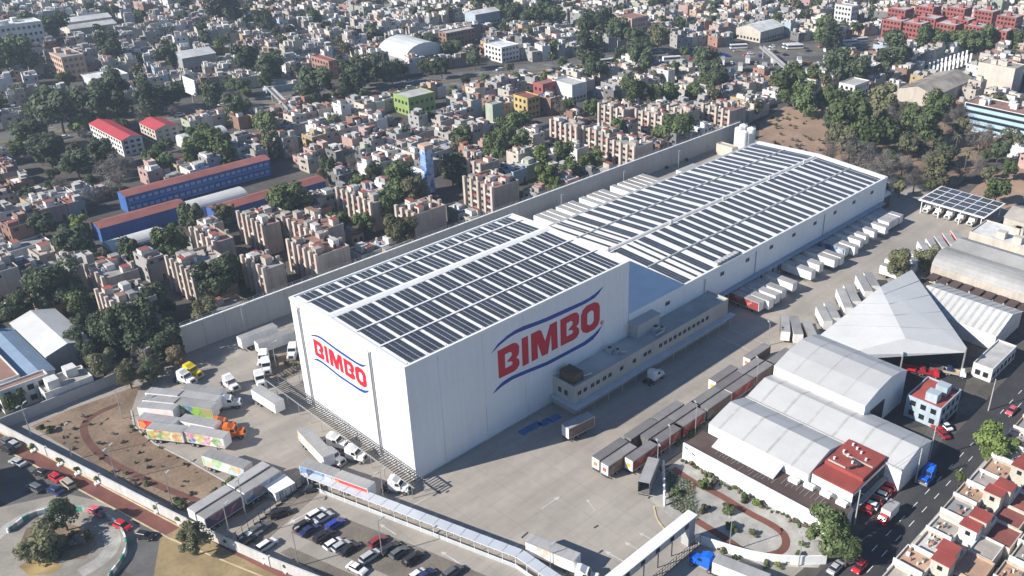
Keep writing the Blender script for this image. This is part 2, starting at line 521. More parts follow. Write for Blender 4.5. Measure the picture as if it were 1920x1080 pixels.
dg = M('drain_grate', (.06, .06, .06), .8)
for (ua, ub) in [((812, 930), (826, 921)), ((978, 1009), (990, 998)), ((1114, 990), (1122, 985)), ((590, 990), (604, 980)), ((812, 1006), (826, 994)), ((836, 924), (842, 920)), ((1215, 935), (1219, 932))]:
    tag(strip_mesh([S(*ua), S(*ub)], .45, .034).build('drain', dg), kind='structure')
bm_ = MB()
for (u, v) in [(985, 808), (1003, 798), (1022, 792), (1040, 784)]:
    p = S(u, v)
    bm_.quad((p.x - 1.6, p.y - 1.1, .03), (p.x + 1.6, p.y - 1.1, .03), (p.x + 1.6, p.y + 1.1, .03), (p.x - 1.6, p.y + 1.1, .03))
tag(bm_.build('blue_bay_markings', M('worn_blue_paint', (.05, .15, .38), .8, .35, .8, stain=.3)), kind='structure')

# ------------------------------------------------------------------ the tall white warehouse
def quadbox(mb, a, b, t, z0, z1, m=0):
    """thin upright slab between ground points a and b, t thick"""
    a = Vector(a)
    b = Vector(b)
    d = (b - a).normalized()
    n = Vector((-d.y, d.x)) * t / 2
    mb.prism([tuple(a + n)[:2], tuple(a - n)[:2], tuple(b - n)[:2], tuple(b + n)[:2]], z0, z1, m)
    return mb
TL, TW, TH = 70.0, 44.4, 29.6
tall = thing('tall_warehouse', 'tall white box warehouse with solar panels and two big red lettered logos', 'warehouse')
MB().box(0.12, 0.12, 0, TL - 0.12, TW - 0.12, TH - .4).build('wall', whitewall, tall)
edges = [0, 8.4, 20.7, 32.9, 46.3, 60.5, TL]
for a, b in zip(edges, edges[1:]):
    MB().box(a + .03, 0.0, 0.4, b - .03, 0.25, TH - .15, bottom=True).build('wall_panel', whitewall, tall)
ye = [0, 12.6, 25.4, 41.0, TW]
for a, b in zip(ye, ye[1:]):
    MB().box(0.0, a + .28 if a == 0 else a + .03, 0.4, 0.25, b - .03, TH - .15, bottom=True).build('wall_panel', whitewall, tall)
MB().box(TL - .2, .3, .4, TL, TW - .1, TH - .15).build('wall_panel', whitewall, tall)
MB().box(-.06, -.06, 0, TL, -.001, .38).box(-.06, 0, 0, -.001, TW, .38).build('plinth', trimgrey, tall)
rf = MB()
ry, rz_ = 29.2, TH + 0.55
rf.add([(0, 0, TH), (TL, 0, TH), (TL, ry, rz_), (0, ry, rz_), (TL, TW, TH), (0, TW, TH)], [(0, 1, 2, 3), (3, 2, 4, 5)])
roof = rf.build('roof', whiteroof, tall)
for y in (-.12, TW - .35):
    MB().box(-.1, y, TH - .35, TL + .1, y + .47, TH + .28, bottom=True).build('eave_trim', whitepaint, tall)
for x in (-.12, TL - .9):
    g = MB().add([(x, .35, TH - .3), (x + 1.0, .35, TH - .3), (x + 1.0, .35, TH + .22), (x, .35, TH + .22), (x, ry, TH - .3), (x + 1.0, ry, TH - .3), (x + 1.0, ry, rz_ + .22), (x, ry, rz_ + .22), (x, TW - .35, TH - .3), (x + 1, TW - .35, TH - .3), (x + 1, TW - .35, TH + .22), (x, TW - .35, TH + .22)],
          [(3, 2, 6, 7), (7, 6, 10, 11), (1, 5, 6, 2), (5, 9, 10, 6), (0, 3, 7, 4), (4, 7, 11, 8)])
    g.build('gable_trim', whitepaint, tall)
MB().add([(0.9, 28.1, TH + .60), (TL - .9, 28.1, TH + .60), (TL - .9, 30.3, TH + .60), (.9, 30.3, TH + .60), (.9, 29.2, TH + .95), (TL - .9, 29.2, TH + .95), (.9, 28.1, TH + .3), (TL - .9, 28.1, TH + .3), (.9, 30.3, TH + .3), (TL - .9, 30.3, TH + .3)],
         [(0, 1, 5, 4), (4, 5, 2, 3), (6, 7, 1, 0), (3, 2, 9, 8)]).build('ridge_cap', whitepaint, tall)
def roofz(y):
    return TH + (rz_ - TH) * (y / ry if y < ry else (TW - y) / (TW - ry))
def solar_block(w, d, nx, ny, gap=.05, gx=.24):
    mb = MB()
    px, py = w / nx, d / ny
    for i in range(nx):
        for j in range(ny):
            x0, y0 = i * px + gx / 2, j * py + gap / 2
            x1, y1 = (i + 1) * px - gx / 2, (j + 1) * py - gap / 2
            mb.box(x0, y0, 0, x1, y1, .07, 1, 0)
    return mb.mesh('solar_array', [panel, panelf])
strips = [(0.75, 9.6, 9), (10.7, 8.4, 8), (19.5, 8.3, 8), (30.6, 8.2, 4), (39.4, 4.1, 2)]
for y0, d, ny in strips:
    me = solar_block(4.32, d - .3, 3, ny, 0.09 if ny > 4 else .05)
    for k in range(13):
        o = obj('solar_array', me, tall, (1.75 + k * 5.09, y0 + .15, roofz(y0) + .16))
        o.rotation_euler = (math.atan2(roofz(y0 + d) - roofz(y0), d), 0, 0)
for y in (10.4, 19.2, 38.95):
    mb = MB().box(1.2, y - .22, 0, TL - 1.2, y + .22, .12)
    mb.build('roof_walkway', whitepaint, tall, (0, 0, roofz(y) + .2))
for k in range(14):
    x = 1.3 + k * 5.09
    MB().cyl(x, .75, TH, TH + .45, .14, 6).build('roof_vent', trimgrey, roof)
# rain pipes
for x in edges[1:-1]:
    MB().tube((x, -.14, .5), (x, -.14, 9.5), .09).build('downpipe', whitepaint, tall)
for y in (12.6, 41.0):
    MB().tube((-.16, y - .35, .5), (-.16, y - .35, 28.3), .13, 6).tube((-.16, y + .35, .5), (-.16, y + .35, 28.3), .13, 6).box(-.3, y - .6, 28.2, -.01, y + .6, 28.6).build('downpipe', trimgrey, tall)
# painted lettering, traced on the wall in metres (x along the wall, z up)
LB = [(0, 7.5), (4.6, 7.6), (5.8, 7.2), (6.55, 6.1), (6.45, 4.4), (6.2, 3.8), (5.5, 3.3), (6.25, 2.6), (6.5, 1.9), (6.4, .9), (5.6, .15), (4.6, -.1), (0, .05)]
LBH = [(2.1, 5.65), (3.55, 5.75), (4.2, 5.3), (4.25, 4.5), (2.95, 3.7), (2.7, 3.3), (3.9, 3.05), (4.35, 2.5), (4.15, 1.95), (2.05, 1.9)]
LI = [(0, 7.6), (2.0, 7.6), (2.0, 0), (0, 0)]
LM = [(0, 7.6), (2.75, 7.6), (3.4, 7.0), (4.55, 3.7), (6.2, 7.6), (8.55, 7.6), (8.7, .05), (6.65, .05), (6.5, 4.9), (5.35, -.1), (3.35, 0), (2.0, 4.3), (2.05, 0), (0, 0)]
LO = [(.75, 7.1), (2.2, 7.75), (4.8, 7.7), (6.3, 6.9), (6.85, 5.7), (6.85, 1.9), (6.3, .6), (4.9, -.2), (2.2, -.2), (.65, .7), (0, 1.9), (0, 5.8)]
LOH = [(2.25, 5.3), (3.1, 5.7), (4.0, 5.7), (4.65, 4.9), (4.65, 2.4), (4.0, 1.75), (2.95, 1.75), (2.2, 2.5)]
ST = [(23.1, 22.9), (25.1, 24.5), (28.0, 25.5), (30.5, 25.9), (33, 25.9), (36, 25.55), (40, 25.2), (46.5, 25.0), (52.5, 24.75), (55, 24.85), (57, 25.15), (60.2, 26.1), (58.6, 24.8), (57, 24.05), (53.5, 23.75), (47.5, 23.85), (40.4, 24.1), (36, 24.5), (33, 24.8), (30.5, 24.95), (28.2, 24.7), (25.6, 24.0)]
SB = [(22.8, 12.0), (24.2, 13.1), (26.0, 13.85), (28.9, 14.1), (33.4, 13.7), (40, 12.95), (47.4, 12.85), (53.3, 12.95), (56.8, 13.6), (60.0, 15.0), (58.4, 13.3), (56.4, 12.2), (53.5, 11.8), (47.4, 11.85), (40.3, 11.9), (33.5, 12.7), (29.2, 13.1), (25.8, 12.8)]
def fill_outline(outer, hole, f, name, mat, parent):
    """a flat letter, with an optional hole, filled with triangles and given 4 cm of depth"""
    from mathutils.geometry import tessellate_polygon
    loops = [[Vector((x, y, 0)) for x, y in outer]] + ([[Vector((x, y, 0)) for x, y in hole]] if hole else [])
    flat = [p for l in loops for p in l]
    tris = tessellate_polygon(loops)
    mb = MB()
    mb.add([f(p.x, p.y, 1) for p in flat], tris)
    o = 0
    for l in loops:
        n = len(l)
        for i in range(n):
            a, b = l[i], l[(i + 1) % n]
            mb.quad(f(a.x, a.y, 0), f(b.x, b.y, 0), f(b.x, b.y, 1), f(a.x, a.y, 1))
    return mb.build(name, mat, parent)
def logo(fmap, parent):
    for (dx, o, h) in [(24.9, LB, LBH), (32.3, LI, None), (35.25, LM, None), (44.95, LB, LBH), (52.1, LO, LOH)]:
        fill_outline([(x + dx, y + 15.2) for x, y in o], [(x + dx, y + 15.2) for x, y in h] if h else None, fmap, 'letter', logored, parent)
    fill_outline(ST, None, fmap, 'logo_swoosh', logoblue, parent)
    fill_outline(SB, None, fmap, 'logo_swoosh', logoblue, parent)
front = lambda x, z, k: (x, -.01 - .05 * k, z)
logo(front, tall)
ring = lambda r: [(59.75 + r * math.cos(i * math.pi / 10), 15.8 + r * math.sin(i * math.pi / 10)) for i in range(20)]
fill_outline(ring(.62), ring(.5), front, 'registered_mark', logored, tall)
fill_outline([(59.5, 15.45), (59.5, 16.15), (59.85, 16.15), (60.0, 16.0), (60.0, 15.85), (59.85, 15.75), (60.02, 15.45), (59.88, 15.45), (59.72, 15.72), (59.62, 15.72), (59.62, 15.45)], None, front, 'registered_mark', logored, tall)
logo(lambda x, z, k: (-.01 - .05 * k, 25.7 - (x - 42) * .615, 19.75 + (z - 18.95) * .60), tall)

# ------------------------------------------------------------------ the long low warehouse
low = thing('long_warehouse', 'long low white warehouse striped with rows of solar panels, loading docks along its side', 'warehouse')
LX0, LX1, LY, LH, LR = TL + .25, 214.0, 57.2, 13.7, 15.2
MB().box(LX0, .12, 0, LX1 - .1, LY - .1, LH - .3).build('wall', whitewall, low)
pe = [LX0, 82, 94, 103, 116, 129.5, 143, 156.5, 170, 183.5, 197, 208, LX1]
for a, b in zip(pe, pe[1:]):
    MB().box(a + .03, 0, 4.6, b - .03, .3, LH - .1, bottom=True).build('wall_panel', whitewall, low)
MB().box(LX0, .02, 0, LX1, .25, 4.55).build('dock_wall', greywall, low)
rm = 29.0
def lroofz(y):
    return LH + (LR - LH) * (y / rm if y < rm else (LY - y) / (LY - rm))
rf = MB()
rf.add([(LX0, 0, LH), (LX1, 0, LH), (LX1, rm, LR), (LX0, rm, LR), (LX1, LY, LH), (LX0, LY, LH), (LX1, 0, LH - .6), (LX1, LY, LH - .6), (LX1, rm, LR - .6)], [(0, 1, 2, 3), (3, 2, 4, 5), (1, 6, 8, 2), (2, 8, 7, 4)])
lroof = rf.build('roof', whiteroof, low)
MB().box(LX0 + .1, -.12, LH - .3, LX1 + .12, .28, LH + .32, bottom=True).build('eave_trim', whitepaint, low)
MB().box(LX0, LY - .1, LH - .5, LX1, LY + .7, LH + .1, bottom=True).build('gutter', trimgrey, low)
g = MB()
g.add([(LX1 - 1.6, .28, LH + .02), (LX1, .28, LH + .02), (LX1, rm, LR + .02), (LX1 - 1.6, rm, LR + .02), (LX1, LY, LH + .02), (LX1 - 1.6, LY, LH + .02), (LX1 - 1.6, .28, LH + .4), (LX1, .28, LH + .4), (LX1, rm, LR + .4), (LX1 - 1.6, rm, LR + .4), (LX1, LY, LH + .4), (LX1 - 1.6, LY, LH + .4)],
      [(6, 7, 8, 9), (9, 8, 10, 11), (0, 6, 9, 3), (3, 9, 11, 5), (7, 1, 2, 8), (8, 2, 4, 10)])
g.build('gable_trim', whitepaint, low)
bays = [(0.9, 12.6), (14.6, 13.2), (30.3, 12.6), (43.9, 12.6)]
def strip(w, d, nx):
    return solar_block(w, d, nx, max(3, int(d / 1.05)), .05, .10)
for bi, (y0, d) in enumerate(bays):
    ang = math.atan2(lroofz(y0 + d) - lroofz(y0), d)
    two, one, three = strip(2.7, d, 2), strip(1.15, d, 1), strip(3.4, d, 3)
    rows = [(94.4 if bi < 2 else (79.0 if bi == 3 else 88.0), three), (100.0, one), (103.1, one), (105.4, three), (111.5, two), (115.6, two)]
    if bi >= 2:
        rows = [(84.5, one), (88.0, one), (91.5, one), (95.2, one), (98.6, one)] + rows[1:]
        rows += [(80.5, one)] if bi == 2 else [(77.0, one), (80.5, one)]
    x = 120.4
    k = 0
    while x < 207:
        rows.append((x, two))
        x += 4.15 + (0.9 if k % 6 == 4 else 0.0)
        k += 1
    rows.append((209.2, one))
    for x, me in rows:
        o = obj('solar_array', me, low, (x, y0, lroofz(y0) + .14))
        o.rotation_euler = (ang, 0, 0)
for y in (14.05, 43.2):
    MB().box(94 if y < 20 else 76, y - .22, 0, 211, y + .22, .16).build('roof_walkway', trimgrey, low, (0, 0, lroofz(y) + .12))
MB().box(92, rm - .5, LR - .02, 211, rm + .5, LR + .16).build('ridge_walkway', trimgrey, low)
for x in (92.5, 122, 150, 178, 201):
    MB().cyl(x, 28.0, 0, 1.3, .45, 10).cyl(x, 28.0, 1.3, 1.75, .6, 10, 0, .2).build('roof_vent', trimgrey, lroof, (0, 0, LR - .1))
v = MB()
for k in range(7):
    v.box(110 + k * 1.6, .5, LH + .3, 111.2 + k * 1.6, 2.0, LH + 1.2)
v.build('air_conditioner', trimgrey, lroof)
for x in (85.5, 111, 124, 137, 150, 163, 176, 189, 202):
    lv = MB().box(x, -.1, 10.3, x + 2.0, -.002, 11.6).build('louvre', trimgrey, low)
    MB().box(x + .15, -.14, 10.42, x + 1.85, -.101, 11.48).build('louvre_slats', darkmetal, lv)
for x in (103.5, 129.5, 170.0):
    MB().tube((x, -.18, 4.7), (x, -.18, 12.4), .14).build('downpipe', trimgrey, low)
MB().box(106, -1.9, 4.35, LX1 - 2, -.01, 4.6, bottom=True).build('dock_canopy', M('canopy_blue_grey', (0.30, 0.36, 0.44), 0.6, 0.1, 0.3), low)
for k in range(33):
    x = 108.6 + k * 3.18
    d = MB().box(x, -.12, 1.0, x + 2.4, .01, 4.0).build('dock_door', trimgrey, low)
    MB().box(x - .2, -.3, 1.0, x - .01, .01, 4.2).box(x + 2.41, -.3, 1.0, x + 2.6, .01, 4.2).build('dock_seal', blackpl, d)
MB().box(106.5, -.6, .0, LX1 - 2, -.13, .95).build('dock_platform', kerbm, low)
# tarp-covered block and tanks at the far corner
cb = thing('tarp_shed', 'small canvas-covered shed at the far end of the long warehouse', 'shed', (217.5, 3.2, 0))
MB().box(-3, -2.6, 0, 3, 2.6, 5.5).build('wall', brownroof, cb)
MB().add([(-3.2, -2.8, 5.2), (3.2, -2.8, 5.2), (3.2, 2.8, 5.2), (-3.2, 2.8, 5.2), (-2.6, -2.0, 6.6), (2.4, -2.2, 6.4), (2.5, 2.1, 6.7), (-2.4, 2.2, 6.3)], [(0, 1, 5, 4), (1, 2, 6, 5), (2, 3, 7, 6), (3, 0, 4, 7), (4, 5, 6, 7)]).build('roof', tentm, cb)

# ------------------------------------------------------------------ office annex at the warehouse foot
ann = thing('office_annex', 'long two-storey beige office annex against the tall white warehouse', 'office')
AX0, AX1, AY, AH = 42.0, 105.2, -7.6, 8.0
MB().box(AX0, AY, 0, AX1, -.02, AH - .6).build('wall', beigewall, ann)
MB().box(AX0, AY, AH - .6, AX1, AY + .3, AH, bottom=True).box(AX0, AY + .3, AH - .6, AX0 + .3, -.02, AH, bottom=True).box(AX1 - .3, AY + .3, AH - .6, AX1, -.02, AH, bottom=True).build('parapet', beigewall, ann)
MB().box(AX0 + .3, AY + .3, AH - .58, AX1 - .3, -.03, AH - .5).build('roof', M('grey_membrane', (0.44, 0.44, 0.43), 0.7, 0.12, 0.25, stain=0.3), ann)
wx = [43, 45, 47.6, 49.6, 52, 54, 58.4, 63.4, 67.7, 69.4] + [74 + i * 2.05 for i in range(11)]
for x in wx:
    w = MB().box(x, AY - .08, 5.0, x + 1.4, AY - .002, 6.3).build('window', trimgrey, ann)
    MB().box(x + .1, AY - .11, 5.1, x + .66, AY - .081, 6.2).build('pane', glass, w)
    MB().box(x + .74, AY - .11, 5.1, x + 1.3, AY - .081, 6.2).build('pane', glass, w)
for x in [46 + i * 4.2 for i in range(14)]:
    w = MB().box(x, AY - .08, 1.0, x + 2.2, AY - .002, 2.3).build('window', trimgrey, ann)
    MB().box(x + .1, AY - .11, 1.1, x + 2.1, AY - .081, 2.2).build('pane', glass, w)
for y in (-5.4, -3.2):
    w = MB().box(AX0 - .08, y, 4.4, AX0 - .002, y + 1.3, 6.0).build('window', trimgrey, ann)
    MB().box(AX0 - .11, y + .1, 4.5, AX0 - .081, y + 1.2, 5.9).build('pane', glass, w)
cn = MB()
cn.box(AX0 - 1.4, AY - 2.0, 2.75, AX1 + 1.5, AY - .02, 2.95, bottom=True).box(AX0 - 1.4, AY, 2.75, AX0 - .02, -.1, 2.95, bottom=True)
for i in range(13):
    cn.tube((AX0 + i * 5.2, AY - 1.8, 0), (AX0 + i * 5.2, AY - 1.8, 2.75), .07)
cn.build('canopy', M('canopy_pale', (0.50, 0.53, 0.56), 0.6, 0.1, 0.3), ann)
ph = MB().box(70.3, -3.2, AH - .5, 79.5, -.05, 11.6).build('roof_room', greywall, ann)
MB().box(70.1, -3.4, 11.6, 79.7, -.05, 11.8, bottom=True).build('roof_slab', trimgrey, ph)
for (x, y, s) in [(45.5, -4.5, 1.0), (59.5, -3.0, .9), (60.8, -4.6, .7), (76, -4.6, 1.0), (77.6, -5.6, .7)]:
    t = MB().box(x, y, AH - .5, x + 2.2 * s, y + 1.8 * s, AH + 1.0 * s).build('air_conditioner', trimgrey, ann)
    MB().cyl(x + 1.1 * s, y + .9 * s, AH + 1.0 * s, AH + 1.0 * s + .15, .6 * s, 10).build('fan', darkmetal, t)
MB().box(43.0, -6.2, AH - .5, 46.6, -1.4, AH + 2.0).build('stair_room', M('rust_brown', (0.10, 0.075, 0.06), 0.85, 0.2, 0.4), ann)
dt = MB()
for (a, b) in [((47, -2, AH + .2), (47, -5.8, AH + .2)), ((47, -5.8, AH + .2), (49.2, -6.4, AH + .2)), ((61, -1, AH + .3), (61.5, -5, AH + .3)), ((61.5, -5, AH + .3), (63, -5.6, AH)), ((74.5, -5.9, AH), (78, -5.9, AH))]:
    dt.tube(a, b, .28, 8)
dt.build('duct', steel, ann)

# ------------------------------------------------------------------ pergola, perimeter walls, walkway, gate
per = thing('pergola', 'narrow dark slatted pergola along the sunlit short side of the tall warehouse', 'pergola')
for x in (-4.1, -0.9):
    MB().box(x, -5.0, 3.25, x + .16, 56.0, 3.5, bottom=True).build('beam', steel, per)
for y in range(-4, 57, 5):
    for x in (-4.02, -.82):
        MB().tube((x, y, 0), (x, y, 3.25), .08).build('post', steel, per)
slm = MB().box(-4.0, -.16, 0, -.85, .16, .06, bottom=True).mesh('slat', [darkmetal])
for k in range(76):
    obj('slat', slm, per, (0, -4.6 + k * .8, 3.51))
per2 = thing('pergola', 'short slatted pergola arm branching off towards the planted bed', 'pergola')
for y in (53.2, 56.2):
    MB().box(-.6, y, 3.25, 7.5, y + .16, 3.45, bottom=True).build('beam', steel, per2)
slm2 = MB().box(-.14, 53.2, 0, .14, 56.4, .06, bottom=True).mesh('slat', [darkmetal])
for k in range(10):
    obj('slat', slm2, per2, (-.2 + k * .8, 0, 3.46))
for x in (0.0, 3.5, 7.2):
    MB().tube((x, 53.3, 0), (x, 53.3, 3.25), .08).build('post', steel, per2)
bed = struct('planted_bed', [(1, 57.5), (16, 57.5), (24, 66), (18, 70), (4, 70), (-.5, 64)], 0.028, soil)

tw = thing('perimeter_wall', 'very long high grey perimeter wall with a railing, behind the warehouses', 'wall')
me = MB().box(.03, 0, 0, 6.03, .35, 8.0).mesh('wall_panel', [greywall])
for k in range(42):
    obj('wall_panel', me, tw, (-9.8 + k * 6.07, 88.4, 0))
MB().box(-9.8, 88.3, 8.0, 245.2, 88.85, 8.2, bottom=True).build('coping', whitepaint, tw)
rl = MB()
for k in range(86):
    x = -9.5 + k * 3.0
    rl.tube((x, 88.6, 8.2), (x, 88.6, 9.3), .06, 4)
    if k % 3 == 0:
        rl.tube((x, 88.6, 9.3), (x + 1.2, 89.8, 8.2), .05, 4)
for z in (8.75, 9.3):
    rl.tube((-9.5, 88.6, z), (245, 88.6, z), .05, 4)
rl.build('railing', steel, tw)
ee = [(245.2, 88.6), (303, 119), (330, 112)]
ew = thing('perimeter_wall', 'plain grey boundary wall around the brown dirt lot', 'wall')
for a, b in zip(ee, ee[1:]):
    quadbox(MB(), a, b, .3, 0, 4.0).build('wall_panel', greywall, ew)
nw = thing('perimeter_wall', 'low grey boundary wall above the dry garden and yard corner', 'wall')
pts = [(-10.2, 88.8), (-22, 87.6), (-34, 86.8), (-44.5, 86.6), (-55, 86.4)]
for a, b in zip(pts, pts[1:]):
    quadbox(MB(), a, b, .3, 0, 3.0).build('wall_panel', greywall, nw)
wallpale = M('street_wall_paint', (.56, .55, .53), .8, .10, .25, stain=.15, streak=.15)
ww = thing('street_wall', 'long low white wall between the dry garden and the street', 'wall')
wp = [(-55.2, 86.2), (-51.2, 68), (-47.0, 49.5), (-42.8, 31), (-39.2, 15.5), (-35.0, 0), (-30.5, -14), (-25, -30), (-19, -45)]
for a, b in zip(wp, wp[1:]):
    quadbox(MB(), a, b, .3, 0, 2.5).build('wall_panel', wallpale, ww)
    quadbox(MB(), Vector(a) + Vector((.0, .2)), Vector(a) - Vector((.0, .2)), .5, 0, 2.7).build('pilaster', wallpale, ww)

def px_line(pts, z):
    return [S(u, v, z) for u, v in pts]
wk = thing('covered_walkway', 'glazed covered walkway with white posts between parking and truck yard', 'walkway')
WL = px_line([(583, 890), (974, 1038), (1062, 1098), (1130, 1150)], 3.0)
for si, (a, b) in enumerate(zip(WL, WL[1:])):
    d = b - a
    n = max(1, round(d.length / 3.3))
    L = d.length / n
    ang = math.atan2(d.y, d.x)
    for k in range(n):
        p = a + d * (k / n)
        o = MB().box(.06, -1.15, 0, L - .06, 1.15, .08, bottom=True).build('roof_pane', M('walkway_glazing', (0.50, 0.53, 0.57), 0.25, 0.05, 0.4, 0.5), wk, (p.x, p.y, 3.0), ang)
        fr = MB()
        for yy in (-1.1, 1.1):
            fr.tube((0, yy, -3.0), (0, yy, 0), .07, 5)
            fr.tube((0, yy, -.05), (L, yy, -.05), .06, 5)
        fr.tube((0, -1.1, -.05), (0, 1.1, -.05), .05, 5)
        fr.tube((0, -1.12, -2.0), (L, -1.12, -2.0), .04, 4)
        fr.build('frame', whitepaint, wk, (p.x, p.y, 3.0), ang)
        MB().box(.05, -1.14, -3.0, L - .05, -1.06, -2.1).build('side_panel', M('walkway_side', (0.45, 0.47, 0.48), 0.4, 0.1, 0.4), wk, (p.x, p.y, 3.0), ang)

gt = thing('gatehouse', 'long narrow white gatehouse beam spanning the truck entrance lanes', 'gatehouse')
MB().box(-14, -56.9, 5.0, 26.9, -54.9, 7.0, bottom=True).build('wall', greywall, gt)
MB().box(-14.2, -57.1, 7.0, 27.1, -54.7, 7.2, bottom=True).build('roof', whiteroof, gt)
for x in (-10, -4, 1.2, 5.6, 10.0, 14.4, 18.8, 23.4):
    w = MB().box(x, -56.98, 5.5, x + 1.1, -56.902, 6.5).build('window', darkmetal, gt)
    MB().box(x + .1, -57.01, 5.6, x + 1.0, -56.981, 6.4).build('pane', glass, w)
MB().box(24.9, -56.85, 0, 26.85, -54.95, 5.0).build('tower', greywall, gt)
MB().box(-14, -56.85, 0, -12.2, -54.95, 5.0).build('tower', greywall, gt)
for k in range(8):
    x = -9.5 + k * 4.3
    gp = MB().tube((x, -56.0, 0), (x, -56.0, 5.0), .12).build('post', darkmetal, gt)
gg = thing('gate_fence', 'dark lattice gate fence in front of the white gatehouse beam', 'fence')
for k in range(9):
    x = -11 + k * 4.3
    f = MB()
    for i in range(6):
        f.tube((i * .84, 0, .1), (i * .84, 0, 2.6), .05, 4)
    for z in (.2, 1.0, 1.8, 2.6):
        f.tube((0, 0, z), (4.2, 0, z), .05, 4)
    f.build('fence_panel', darkmetal, gg, (x, -58.4, 0))
gwall = thing('garden_wall', 'curved pale wall between the gravel garden and the entrance lanes', 'wall')
gw = smooth_line([(27.0, -57.0), (28.5, -62), (31.0, -69), (35, -75), (40, -80)], 2)
for a, b in zip(gw, gw[1:]):
    quadbox(MB(), a, b, .3, 0, 2.2).build('wall_panel', whitepaint, gwall)
yw = thing('garden_fence', 'short white post fence beside the open black trailer', 'fence')
for k in range(7):
    p = S(1243, 880).lerp(S(1246, 948), k / 6)
    MB().box(-.2, -.2, 0, .2, .2, 2.4).build('post', whitepaint, yw, (p.x, p.y, 0))
# guard hut near the parking
hut = thing('guard_hut', 'small white flat-roofed guard hut beside the parked trailers', 'hut', tuple(S(527, 926)))
MB().box(-2.0, -1.7, 0, 2.0, 1.7, 2.6).build('wall', whitepaint, hut)
MB().box(-2.5, -2.2, 2.6, 2.5, 2.2, 2.8, bottom=True).build('roof', whiteroof, hut)
MB().box(-2.04, -.6, 1.0, -2.002, .8, 2.1).build('window', glass, hut)
MB().box(-1.2, -1.74, 0, -.2, -1.702, 2.1).build('door', trimgrey, hut)
fence = thing('parking_fence', 'low dark fence along the edge of the car park beside the trailers', 'fence')
a, b = S(445, 1012), S(585, 895)
for k in range(14):
    p, q = a.lerp(b, k / 14), a.lerp(b, (k + 1) / 14)
    f = MB()
    f.tube((p.x, p.y, 0), (p.x, p.y, 2.2), .06, 5)
    for z in (.5, 1.3, 2.1):
        f.tube((p.x, p.y, z), (q.x, q.y, z), .03, 4)
    f.box(min(p.x, q.x), min(p.y, q.y) - .1, 0, max(p.x, q.x), min(p.y, q.y) + .1, .4)
    f.build('fence_panel', darkmetal, fence)

# ------------------------------------------------------------------ vehicles
PR_GREEN = print_mat('print_green', [(.22, .42, .05), (.30, .50, .06), (.75, .75, .70), (.10, .20, .35), (.20, .42, .05), (.45, .30, .16)], .55)
PR_FOOD = print_mat('print_food', [(.75, .73, .68), (.55, .42, .08), (.55, .18, .06), (.20, .35, .08), (.70, .68, .62), (.60, .30, .08)], .7)
PR_PINK = print_mat('print_pink', [(.75, .73, .70), (.55, .20, .30), (.12, .18, .40), (.50, .45, .08), (.72, .70, .66), (.20, .35, .10)], .6)
PR_SKY = print_mat('print_sky', [(.45, .60, .72), (.75, .74, .70), (.60, .50, .35), (.35, .55, .20), (.74, .74, .72), (.60, .40, .20)], .5)
PR_BLUE = print_mat('print_blue', [(.05, .11, .30), (.20, .34, .50), (.60, .60, .62), (.05, .08, .20), (.08, .14, .32), (.62, .62, .62)], .6)
PR_RED = print_mat('print_red', [(.55, .03, .03), (.62, .04, .03), (.70, .30, .10), (.55, .03, .03), (.72, .45, .30), (.60, .05, .04)], .45)
PR_DRED = print_mat('print_dark_red', [(.26, .04, .04), (.30, .05, .045), (.22, .04, .04), (.45, .20, .16), (.26, .04, .04), (.28, .05, .05)], .4)
PR_PURP = print_mat('print_purple', [(.10, .07, .12), (.16, .08, .14), (.08, .06, .10), (.38, .16, .18), (.12, .08, .13), (.10, .07, .12)], .45)
PR_MIX = print_mat('print_mixed', [(.10, .20, .38), (.45, .45, .45), (.06, .10, .22), (.30, .18, .12), (.15, .28, .30), (.35, .35, .36)], .6)
PR_GREY = print_mat('print_grey', [(.16, .13, .115), (.12, .10, .095), (.22, .18, .16), (.20, .09, .07), (.15, .12, .11), (.17, .12, .10)], .5)
PR_LIME = print_mat('print_lime', [(.78, .77, .74), (.80, .79, .76), (.45, .58, .12), (.78, .77, .74), (.62, .42, .30), (.55, .50, .62), (.78, .77, .74)], .5)
ORANGE_DOOR = M('print_orange', (0.70, 0.20, 0.05), 0.5, 0.1, 1.0)
YELLOW_DOOR = M('print_yellow', (0.70, 0.42, 0.05), 0.5, 0.1, 1.0)

